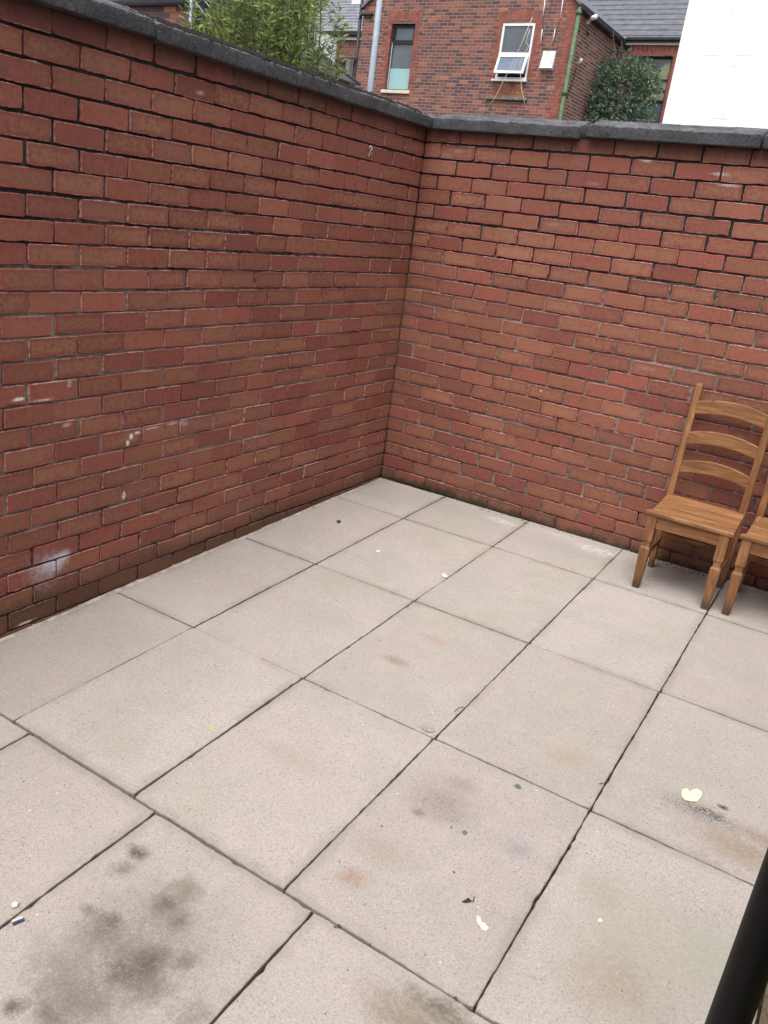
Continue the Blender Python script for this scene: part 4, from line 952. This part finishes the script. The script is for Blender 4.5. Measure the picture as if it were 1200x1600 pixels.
# --- white rendered outbuilding seen through the shrub
YW=7.4;A=at(330,-30,YW);B=at(410,50,YW);C=at(524,88,YW);D=at(440,52,YW)
e=empty('white_outbuilding',((A[0]+C[0])/2,YW,-.42),'white rendered outbuilding glimpsed through the leafy shrub','outbuilding')
wr=simple('white_render',(.72,.76,.80),.7,.10,4,.2)
mb=MB();mb.box((A[0],YW,-.42),(B[0],YW+.8,A[2]+.3));mb.build('wall',wr,e)
mb=MB();mb.box((B[0]+.001,YW+.02,-.42),(C[0]-.25,YW+.35,D[2]));mb.build('low_wall',wr,e)
mb=MB();mb.prism([(A[0]-.1,YW-.1,A[2]+.3),(B[0]+.1,YW-.1,A[2]+.3),((A[0]+B[0])/2,YW-.1,A[2]+.9)],(0,1.0,0));mb.build('roof',slate,e)
# --- brick outbuilding at the far left with mossy roof edge
YO=4.6;A=at(150,9,YO);B=at(303,9,YO);zt=B[2];
e=empty('brick_outbuilding',((A[0]+B[0])/2,YO,-.42),'brick outbuilding with black gutter and yellow moss at the top left','outbuilding')
mb=MB();mb.box((A[0],YO,-.42),(B[0],YO+2.5,zt));mb.build('wall',mat_far_brick('outbuilding_brick',1.0,orange=.9,mort=(.12,.10,.09)),e)
mb=MB();mb.box((A[0]-.05,YO-.10,zt+.002),(B[0]+.05,YO+.05,zt+.08),bev=.02);mb.build('gutter',blackp,e)
mb=MB();mb.prism([(A[0]-.05,YO+.06,zt+.002),(A[0]-.05,YO+.06,zt+.10),(A[0]-.05,YO+2.5,zt+1.3),(A[0]-.05,YO+2.5,zt+.0)],(B[0]-A[0]+.1,0,0));mb.build('roof',slate,e)
pts=[]
for _ in range(160):
    t=random.random();x=A[0]+(B[0]-A[0])*t
    if math.sin(t*40)<-.2: continue
    pts.append((x,YO+random.uniform(-.07,.06),zt+.085,random.uniform(.02,.045),0))
mo=MB()
lumps('moss',simple('yellow_moss',(.50,.46,.17),1,.4,30,1,.006),pts,'bright yellow moss along the gutter of the brick outbuilding','moss',.9)
# --- dark timber post and thin pole behind the shrub
YT=3.2
A=at(301,20,YT);B=at(326,20,YT);xc=(A[0]+B[0])/2;r=(B[0]-A[0])/2*.8
e=empty('dead_tree_trunk',(xc,YT,-.42),'near-black trunk standing behind the left edge of the shrub','tree trunk')
mb=MB();mb.tube([(xc-.02,YT,-.42),(xc+.02,YT,2),(xc,YT,3.6),(xc+.05,YT,4.8)],[r*1.3,r*1.05,r,r*.8],10);mb.build('trunk',simple('black_bark',(.028,.026,.030),.95,.5,12,1,.01),e)
mb=MB();mb.tube([(xc,YT,3.7),(xc+.35,YT+.2,4.2),(xc+.7,YT+.3,5.0)],[r*.5,r*.35,r*.2],7);mb.build('limb',bpy.data.materials['black_bark'],e)
A=at(298,20,2.6);mb=MB();mb.tube([(A[0],2.6,-.42),(A[0],2.6,4.5)],.016,8)
tag(mb.build('thin_pole',greyp),'thin grey pole just left of the near-black trunk','pole')
for k,(a,b,c_,d) in enumerate(((303,0,345,55),(318,0,350,35))):
    P=at(a,b,2.9);Q=at(c_,d,2.9);D=(Q-P);mb=MB();mb.tube([tuple(P-D*1.5),tuple(Q)],.008,5)
    tag(mb.build('wire',greyp),['lower thin grey wire running down across the near-black trunk','upper thin grey wire running down right of the near-black trunk'][k],'wire')
# --- dark timber fence under the slate roofed house
YD=9.6;A=at(500,92,YD);B=at(557,93,YD);zt=B[2]
e=empty('wooden_fence',(A[0],YD,-.42),'weathered dark timber fence with a grey post beside the house corner','fence')
fm=simple('weathered_timber',(.10,.085,.07),.9,.4,8,.5)
x=A[0]-3
while x<B[0]-.12: 
    mb_=None;x+=.12
mb=MB();x=A[0]-3;
while x<B[0]-.12: mb.box((x,YD,-.42),(x+.112,YD+.02,zt-.05+random.uniform(-.01,.01)));x+=.12
mb.build('boards',fm,e)
mb=MB();mb.box((A[0]-3,YD-.05,zt-.04),(B[0],YD+.05,zt+.02));mb.build('rail',simple('dark_rail',(.035,.032,.03),.9,.3,8,.3),e)
mb=MB();P=at(551,105,YD);mb.box((P[0]-.05,YD-.16,-.42),(P[0]+.05,YD-.06,zt-.02));mb.build('post',simple('grey_post',(.20,.20,.18),.9,.3,8,.4),e)

# ------------------------------------------------------------------ foliage
def leaf(mb,p,d,L,W,c,up=Vector((0,0,1)),fold=.25):
    d=d.normalized();s=d.cross(up)
    if s.length<.1: s=d.cross(Vector((1,0,0)))
    s.normalize();s=(Matrix.Rotation(random.uniform(-.9,.9),3,d)@s);nrm=s.cross(d)
    m=p+d*L*.5-nrm*fold*W
    V=[p,p+d*L*.28+s*W*.42,p+d*L*.62+s*W*.40,p+d*L+nrm*(-.10*L),p+d*L*.62-s*W*.40,p+d*L*.28-s*W*.42,p+d*L*.30-nrm*fold*W*.5,p+d*L*.62-nrm*fold*W*.5-nrm*.03*L]
    mb.add(V,[(0,1,6),(1,2,7,6),(2,3,7),(0,6,5),(6,7,4,5),(7,3,4)],0,None,c)
bark=simple('shrub_bark',(.11,.085,.06),.9,.4,20,.4)
e=empty('leafy_shrub',(-.8,-.55,-.42),'bright green upright shrub rising behind the left coping','shrub')
stems=MB();leaves=MB()
def px_shrub(a,b,X): return Vector(atX(a,b,X))
for k in range(84):
    a=np.clip(random.gauss(432,62),305,532) if k>8 else random.uniform(300,345);X=random.uniform(-1.15,-.5)
    b=random.uniform(-90,12) if 340<a<520 else random.uniform(0,45)
    if k in(3,): a=537
    tip=px_shrub(a,b,X);root=Vector((X*.6-.32+random.gauss(0,.08),tip.y*.55-.35*.45+random.gauss(0,.08),1.1))
    mid=root.lerp(tip,.55)+Vector((random.gauss(0,.05),random.gauss(0,.05),.05))
    path=[root,root.lerp(mid,.5)+Vector((random.gauss(0,.02),random.gauss(0,.02),0)),mid,mid.lerp(tip,.5)+Vector((random.gauss(0,.02),random.gauss(0,.02),.0)),tip]
    stems.tube(path,[.007,.006,.005,.0035,.0015],5)
    hue=random.random()
    L=(tip-root).length;n=int(L/.016)
    for i in range(n):
        t=.38+.62*i/n
        if random.random()<.20+.45*(t<.62): continue
        seg=t*4;q=path[min(int(seg),3)].lerp(path[min(int(seg),3)+1],seg-min(int(seg),3))
        ang=i*2.4+random.uniform(-.4,.4);o=Vector((math.cos(ang),math.sin(ang),random.uniform(.1,.8)))
        if random.random()<.4:   # side twig
            tl=random.uniform(.03,.10);e2=q+o.normalized()*tl;stems.tube([q,e2],[.0018,.001],3,caps=False)
            for _ in range(4): leaf(leaves,q.lerp(e2,random.uniform(.4,1)),o+Vector((random.gauss(0,.6),random.gauss(0,.6),random.gauss(0,.4))),random.uniform(.025,.05),random.uniform(.009,.015),(min(1,max(.01,random.gauss(.3+.4*t*hue,.2))),0,0))
        else: leaf(leaves,q,o,random.uniform(.028,.055),random.uniform(.009,.016),(min(1,max(.01,random.gauss(.3+.45*t*hue,.2))),0,0))
stems.build('stems',bark,e);leaves.build('foliage',mat_leaf('bright_leaf',(.10,.17,.05),(.27,.38,.10),(.52,.62,.22)),e)
# dense dark bush in the courtyard corner
YB=YR-1.3;bc=at(958,150,YB);e=empty('bush',(bc[0],YB,-.42),'dense dark green bush growing in the corner between the brick houses','bush')
leaves=MB();stems=MB()
cl=[(958,150,46,38,YB),(985,128,38,30,YB),(935,140,34,30,YB-.3),(960,115,30,22,YB+.2),(1005,150,26,28,YB+.1),(920,175,30,26,YB-.4),(965,185,55,25,YB-.3),(1000,115,24,20,YB+.3),(945,104,26,20,YB+.3),(928,122,28,24,YB+.1),(912,155,24,24,YB-.4),(1012,135,20,22,YB+.2),(975,100,22,16,YB+.4)]
pp_=1.31*19.5/F
for (a,b,ra,rb,Y) in cl:
    C=Vector(at(a,b,Y));rx,rz_=ra*pp_*.85,rb*pp_*.95
    n=int(rx*rz_*620)
    for _ in range(n):
        d=Vector((random.gauss(0,1),random.gauss(0,1),random.gauss(0,1))).normalized();r=random.uniform(.35,1.05)**.5*(1+.25*mn.noise(d*2.3+C))
        q=C+Vector((d.x*rx,d.y*rx*.7,d.z*rz_))*r
        if q.x<xR+.08 or q.y>YR-.12: continue
        lum=max(.02,min(1,random.gauss(.40,.22)))
        for _k in range(3): leaf(leaves,q+Vector((random.gauss(0,.03),random.gauss(0,.03),random.gauss(0,.03))),d+Vector((random.gauss(0,.7),random.gauss(0,.7),random.gauss(-.1,.6))),random.uniform(.08,.16),random.uniform(.028,.050),(max(.02,min(1,lum+random.gauss(0,.1))),0,0))
for k in range(16):
    a,b=random.choice([(960,95),(985,100),(940,100),(968,60),(972,72),(1010,110),(900,150),(1000,90),(930,105)]);T_=Vector(at(a+random.gauss(0,5),b+random.gauss(0,5),YB))
    if T_.x<xR+.05: T_.x=xR+.1
    B_=Vector((bc[0]+random.gauss(0,.25),YB,zz(3.9)));M_=B_.lerp(T_,.5)+Vector((random.gauss(0,.1),0,.1));stems.tube([B_,M_,T_],[.02,.012,.005],5)
    for i in range(14):
        q=M_.lerp(T_,random.random());leaf(leaves,q,Vector((random.gauss(0,1),random.gauss(0,1),random.gauss(.3,.6))),random.uniform(.05,.11),.025,(random.uniform(.2,.8),0,0))
stems.tube([(bc[0],YB,-.42),(bc[0]+.1,YB,1.8),(bc[0],YB,4.4)],[.09,.07,.04],8)
stems.build('stems',bark,e);leaves.build('foliage',mat_leaf('dark_leaf',(.05,.085,.055),(.16,.25,.16),(.36,.48,.33)),e)

# ------------------------------------------------------------------ unseen house walls behind and right of the camera, sized to shade the yard
e=empty('unseen_yard_house',(4.3,-7.0,-.42),'unseen red brick house walls on the near side, added to shade the yard','house')
mb=MB();mb.box((4.3,-7.0,-.42),(4.55,-.9,3.8));mb.build('side_wall',fbs,e)  # unseen side wall, added to shade the yard
mb=MB();mb.box((-.2,-7.25,-.42),(4.55,-7.02,2.3));mb.build('unseen_rear_wall',fbr,e)
